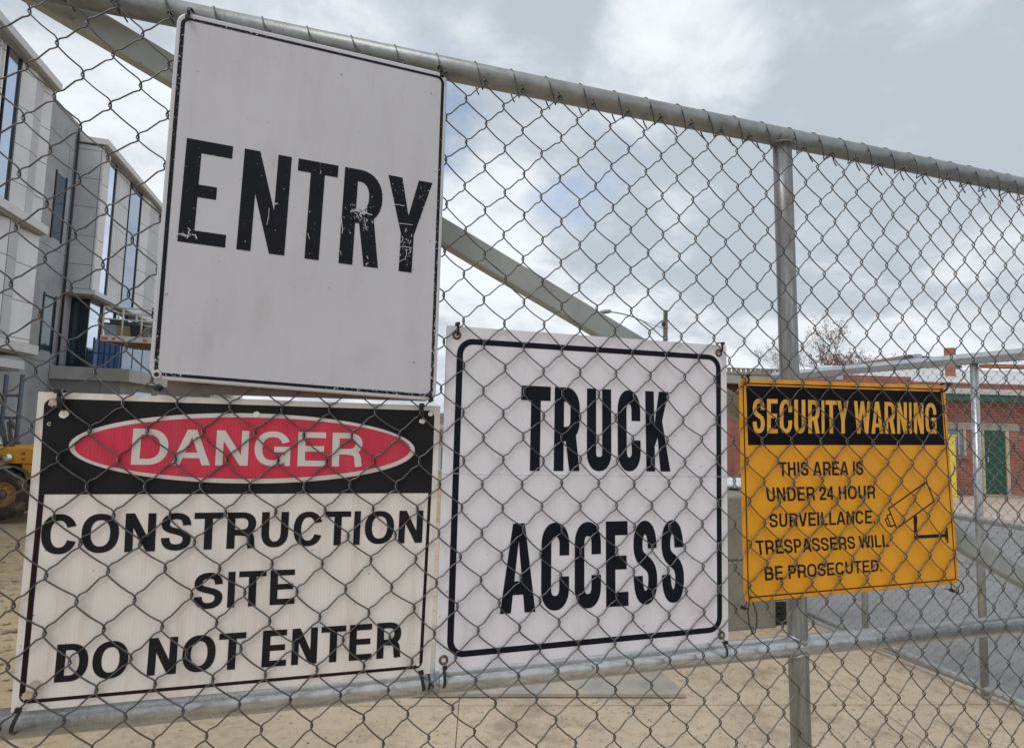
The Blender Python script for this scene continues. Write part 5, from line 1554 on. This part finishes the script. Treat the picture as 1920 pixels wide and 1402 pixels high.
def shops():
    v = 16.35; zg = -.30
    o = UX * 14.5 + VY * v + Vector((0, 0, zg))
    g = thing('brick_shop', o, 'low red brick shop with dark green door, green fascia and pale lintel', 'building', None, -YAW); L = LB(g)
    L.o('wall', [((9.0, v, zg - .3), (24, v + 7, 2.60))], M['brick'])
    L.o('plinth', [((9.0, v - .03, zg - .3), (14.42, v - .002, zg + .08)), ((15.26, v - .03, zg - .3), (24, v - .002, zg + .08))], M['lintel'])
    L.o('fascia', [((8.9, v - .32, 2.58), (24.1, v - .28, 2.78))], M['green_paint'])
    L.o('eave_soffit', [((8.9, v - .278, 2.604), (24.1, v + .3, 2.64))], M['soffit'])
    L.o('flashing', [((8.9, v - .36, 2.784), (24.1, v + .28, 2.86)), ((8.9, v + .06, 2.864), (24.1, v + .29, 2.98))], M['flash'])
    L.o('parapet', [((8.9, v + .3, 2.645), (24.1, v + .55, 3.16)), ((10.6, v + .302, 3.163), (12.55, v + .54, 3.30))], M['brick'])
    u0, zl0 = fu(1742, 805, v); u1, zl1 = fu(1911, 790, v)
    L.o('lintel', [((u0, v - .025, 1.735), (u1, v - .002, 1.955))], M['lintel'])
    d = L.o('door', [((14.46, v - .02, zg + .18), (15.10, v - .004, 1.73))], M['door_green'])
    L.o('door_frame', [((15.103, v - .05, zg + .16), (15.20, v - .003, 1.73)), ((14.39, v - .05, zg + .16), (14.457, v - .003, 1.73))], M['timber_cream'], d)
    L.o('door_rail', [((14.47, v - .032, .62), (15.09, v - .021, .72))], M['door_green'], d); L.o('door_rail', [((14.47, v - .032, zg + .2), (15.09, v - .021, zg + .36))], M['door_green'], d)
    L.o('handle', [((14.53, v - .06, .70 + .1), (14.57, v - .033, .95))], M['galv_bright'], d)
    L.o('door_step', [((14.3, v - .30, zg), (15.3, v - .03, zg + .15))], M['lintel'])
    ua, za = fu(1782, 809, v); ub, zb = fu(1806, 853, v)
    w = L.o('window', [((ua - .25, v - .012, zb), (ub, v - .003, za + .03))], M['glass_dark'])
    L.o('window_jamb', [((ub + .003, v - .04, zb - .02), (ub + .075, v - .003, 1.73))], M['timber_cream'], w); L.o('window_jamb', [((ua - .33, v - .04, zb - .02), (ua - .253, v - .003, 1.73))], M['timber_cream'], w)
    L.o('mullion', [((ub - .16, v - .035, zb), (ub - .13, v - .013, 1.73))], M['timber_cream'], w)
    L.o('window_sill', [((ua - .4, v - .09, zb - .10), (ub + .13, v - .003, zb - .023))], M['brick'], w)
    # pale metal roof rising behind the parapet
    z0, z1 = 3.14, fu(1800, 690, 21)[1]
    mb = MB(); q = []
    for u, vv, z in ((12.0, v + .56, z0), (26, v + .56, z0), (26, 22, z1), (12.0, 22, z1)): q.append(UX * u + VY * vv + Vector((0, 0, z)))
    mb.prism(q, (0, 0, .06)); obj('roof', mb, M['roof_white'], g)
    # brick back wall and a low gable with a dark edge
    vg = 23.0
    a, b, c = fu(1668, 692, vg), fu(1702, 669, vg), fu(1775, 676, vg); e = fu(1800, 690, vg)
    mb = MB(); mb.prism([UX * p[0] + VY * vg + Vector((0, 0, p[1])) for p in (a, b, c, e, (e[0], zg), (a[0], zg))], VY * 4)
    obj('gable', mb, M['roof_white'], g)
    rf = MB()
    for p, q2 in ((a, b), (b, c), (c, e)):
        P_, Q_ = UX * p[0] + VY * (vg - .1) + Vector((0, 0, p[1])), UX * q2[0] + VY * (vg - .1) + Vector((0, 0, q2[1])); rf.prism([P_, Q_, Q_ + Vector((0, 0, .09)), P_ + Vector((0, 0, .09))], VY * 4.2)
    obj('gable_roof', rf, mat('dark_roof_edge', (.16, .12, .11), .7), g)
    # red capping on the far roof
    uu, zz = fu(1880, 690, 22.2)
    L.o('ridge_cap', [((uu - .8, 22.02, zz), (uu + 6, 22.4, zz + .14))], M['terracotta'])
    # flue and cowl
    vf = 19.0; u, zt = fu(1780.5, 653, vf); r = (fu(1789, 670, vf)[0] - fu(1773, 670, vf)[0]) / 2
    P_ = UX * u + VY * vf
    t = obj('chimney', MB().lathe([(.0, 2.7), (r * .98, 2.7), (r * .98, zt - .34), (r * 1.12, zt - .33), (r * 1.12, zt), (r * .8, zt), (r * .8, zt - .2), (0, zt - .2)], (P_.x, P_.y, 0), 'Z', 20, False), M['terracotta'], g)
    vv = 22.6; u, zt = fu(1720, 664, vv); P_ = UX * u + VY * vv
    t = obj('roof_vent', MB().lathe([(0, zt - .5), (.10, zt - .5), (.10, zt - .2), (.155, zt - .19), (.155, zt - .02), (.13, zt), (0, zt)], (P_.x, P_.y, 0), 'Z', 20, False), M['galv_bright'], g)


shops()


def yellow_cabinet():
    v = 15.6; u0, zt = fu(1772, 815, v); u1, zb = fu(1795, 930, v); zb = -.02 - .28
    o = UX * ((u0 + u1) / 2) + VY * v + Vector((0, 0, zb))
    my = mat('bright_yellow_paint', (.82, .64, .09), .45, 0, .05, 4)
    g = thing('utility_cabinet', o, 'tall bright yellow cabinet on the pavement beside the shop window', 'cabinet', None, -YAW); L = LB(g)
    L.o('body', [((u0, v, zb + .06), (u1, v + .4, zt - .03))], my, None, .012)
    L.o('plinth', [((u0 + .02, v + .02, zb), (u1 - .02, v + .38, zb + .057))], M['lintel'])
    L.o('cap', [((u0 - .02, v - .02, zt - .027), (u1 + .02, v + .42, zt + .01))], my)
    d = L.o('door', [((u0 + .03, v - .012, zb + .12), (u1 - .025, v - .002, zt - .08))], my)
    L.o('handle', [((u1 - .08, v - .03, .55), (u1 - .06, v - .013, .70))], M['frame_dark'], d)


yellow_cabinet()


def flats():
    v = 26.0; zg = -.35
    f = lambda px, py, vv=v: fu(px, py, vv)
    u0 = f(1330, 800)[0]; u1 = f(1530, 800)[0]
    o = UX * ((u0 + u1) / 2) + VY * v + Vector((0, 0, zg))
    g = thing('apartment_block', o, 'pink brick flats with pale balcony slabs in the gap between the white and yellow signs', 'building', None, -YAW); L = LB(g)
    zr = f(1400, 706)[1]; zs = f(1400, 722)[1]; zbal = f(1385, 847)[1]; zb2 = f(1385, 858)[1]
    L.o('wall', [((u0, v, zg - .2), (u1, v + 8, zs - .05))], M['brick2'])
    L.o('roof_slab', [((u0 - .3, v - 1.1, zs), (u1 + .3, v + 8.2, zr))], M['conc_pale'])
    L.o('roof_edge', [((u0 - .3, v - 1.14, zr + .003), (u1 + .3, v - .9, zr + .1))], M['lintel'])
    teeth = [((u0 - .2 + k * .22, v - 1.12, zr + .103), (u0 - .08 + k * .22, v - 1.0, zr + .24)) for k in range(int((u1 - u0) / .22))]
    L.o('roof_rail', teeth + [((u0 - .3, v - 1.13, zr + .243), (u1 + .3, v - .98, zr + .29))], M['lintel'])
    L.o('balcony_slab', [((u0, v - 1.0, zb2), (u1, v - .002, zbal))], M['conc_pale'])
    bars = [((u0, v - .98, zbal + .22 * k), (u1, v - .95, zbal + .22 * k + .035)) for k in (1, 2, 3, 4, 5)] + [((u0 + k * 1.3, v - .99, zbal + .002), (u0 + k * 1.3 + .05, v - .94, zbal + 1.12)) for k in range(int((u1 - u0) / 1.3) + 1)]
    L.o('balcony_rail', bars, M['galv_bright'])
    uc = f(1386, 880)[0]
    for k, du in enumerate((-1.9, -.15, 1.6)):
        w = L.o('window', [((uc + du - .35, v - .02, zg + .9), (uc + du + .35, v - .003, zb2 - .25))], M['glass_blue'] if k == 1 else M['glass_dark'])
        for e in (-.43, .353): L.o('window_jamb', [((uc + du + e, v - .06, zg + .8), (uc + du + e + .077, v - .002, zb2 - .17))], M['trim'], w)
        L.o('window_head', [((uc + du - .352, v - .06, zb2 - .247), (uc + du + .352, v - .021, zb2 - .17))], M['trim'], w)
    up, zp = f(1428, 696, v + 1)
    L.o('plant_box', [((up - .32, v + .5, zr + .003), (up + .32, v + 1.4, zp))], M['soffit'])


flats()


def street_lamp():
    v = 34.0; mw = mat('weathered_pole_timber', (.13, .115, .10), .85, 0, .25, 6, stretch=(6, 6, .6)); ms = mat('lamp_grey_metal', (.32, .33, .34), .45, .5)
    u, zt = fu(1248, 582, v)
    W_ = lambda u_, z, dv=0: UX * u_ + VY * (v + dv) + Vector((0, 0, z))
    g = thing('street_lamp', W_(u, -.35), 'timber street pole with a curved lamp arm above the TRUCK ACCESS sign', 'street lamp')
    obj('pole', MB().tube([W_(u, -.35), W_(u, 4), W_(u, zt)], [.17, .15, .13], 14), mw, g)
    P = lambda px, py: (lambda q: W_(q[0], q[1]))(fu(px, py, v))
    obj('arm', MB().tube([P(1244, 633), P(1237, 628), P(1222, 614), P(1205, 602), P(1188, 594.5), P(1172, 589.5), P(1158, 586.5), P(1146, 585)], .042, 8), ms, g)
    obj('stay', MB().tube([P(1190, 595), P(1216, 606), P(1243, 615)], .018, 6), ms, g)
    h = P(1135, 584.5); e = (P(1146, 584) - P(1124, 585)); e.normalize()
    mb = MB(); a = P(1146, 583.5); b = P(1124, 585.5); n = 10; vs = []
    prof = [(0, .08, .07), (.15, .15, .12), (.45, .17, .13), (.75, .20, .12), (.95, .15, .08), (1.0, .06, .04)]
    for t, w, hh in prof:
        c = a.lerp(b, t)
        for k in range(n): vs.append(c + VY * w * math.cos(2 * PI * k / n) + Vector((0, 0, 1)) * hh * math.sin(2 * PI * k / n))
    mb.add(vs, [(i * n + k, i * n + (k + 1) % n, (i + 1) * n + (k + 1) % n, (i + 1) * n + k) for i in range(len(prof) - 1) for k in range(n)] + [tuple(reversed(range(n))), tuple((len(prof) - 1) * n + k for k in range(n))], True)
    obj('lamp_head', mb, ms, g)
    q = P(1242, 608); obj('junction_box', MB().box((q.x - .07, q.y - .2, q.z - .13), (q.x + .07, q.y, q.z + .13)), M['frame_dark'], g)
    for py in (614, 635): 
        q = P(1248, py); obj('pole_band', MB().lathe([(.15, -.03), (.158, -.03), (.158, .03), (.15, .03)], (q.x, q.y, q.z), 'Z', 14), ms, g)


street_lamp()


def bare_tree():
    v = 31.0; rg = random.Random(21)
    W_ = lambda u_, z, dv=0: UX * u_ + VY * (v + dv) + Vector((0, 0, z))
    u, zt = fu(1552, 626, v)
    base = W_(u, -.35)
    g = thing('autumn_tree', base, 'nearly bare tree with sparse red brown leaves behind the brick shop', 'tree')
    mb_ = mat('bark', (.12, .095, .08), .9, 0, .2, 8); ml = mat('dry_leaf', (.20, .075, .042), .7, 0, .35, 9)
    tr = MB(); br = MB(); lf = MB()
    H = zt + .35
    tr.tube([base, base + Vector((.05, 0, 1.2)), base + Vector((-.03, .05, 2.6))], [.2, .16, .13], 10)
    top = base + Vector((-.03, .05, 2.6))

    def grow(p, d, ln, r, dep):
        n = 3; pts = [p]; q = p.copy(); dd = d.copy()
        for i in range(n):
            dd = (dd + Vector((rg.uniform(-1, 1), rg.uniform(-1, 1), rg.uniform(-.35, .75))) * .17).normalized(); q = q + dd * ln / n; pts.append(q.copy())
        br.tube(pts, [r * (1 - .4 * i / n) for i in range(n + 1)], 5 if dep < 3 else 3, caps=False)
        if dep >= 3:
            for i in range(rg.choice((4, 5, 6, 7))):
                c = pts[rg.randint(1, n)] + Vector((rg.gauss(0, .07), rg.gauss(0, .07), rg.gauss(0, .07))); a, b = Vector((rg.gauss(0, 1), rg.gauss(0, 1), rg.gauss(0, 1))).normalized(), Vector((rg.gauss(0, 1), rg.gauss(0, 1), rg.gauss(0, 1))).normalized()
                s_ = rg.uniform(.03, .055); lf.add([c - a * s_, c - b * s_ * .6, c + a * s_, c + b * s_ * .6], [(0, 1, 2, 3)])
        if dep < 5:
            for k in range(rg.choice((2, 3, 3)) if dep < 4 else 2):
                ax = Vector((rg.uniform(-1, 1), rg.uniform(-1, 1), rg.uniform(-.2, .5))).normalized()
                nd = (dd + ax * rg.uniform(.45, .9)).normalized(); nd.z = max(nd.z, -.05)
                grow(pts[rg.randint(2, n)], nd.normalized(), ln * rg.uniform(.62, .82), r * .58, dep + 1)
    for k in range(7):
        a = 2 * PI * k / 7 + rg.uniform(-.3, .3); t = rg.uniform(.4, 1.15)
        grow(top, Vector((math.cos(a) * t, math.sin(a) * t, 1.0)).normalized(), H * .25 * rg.uniform(.85, 1.1), .06, 0)
    obj('trunk', tr, mb_, g); obj('branches', br, mb_, g, recalc=False); obj('leaves', lf, ml, g, recalc=False)


bare_tree()
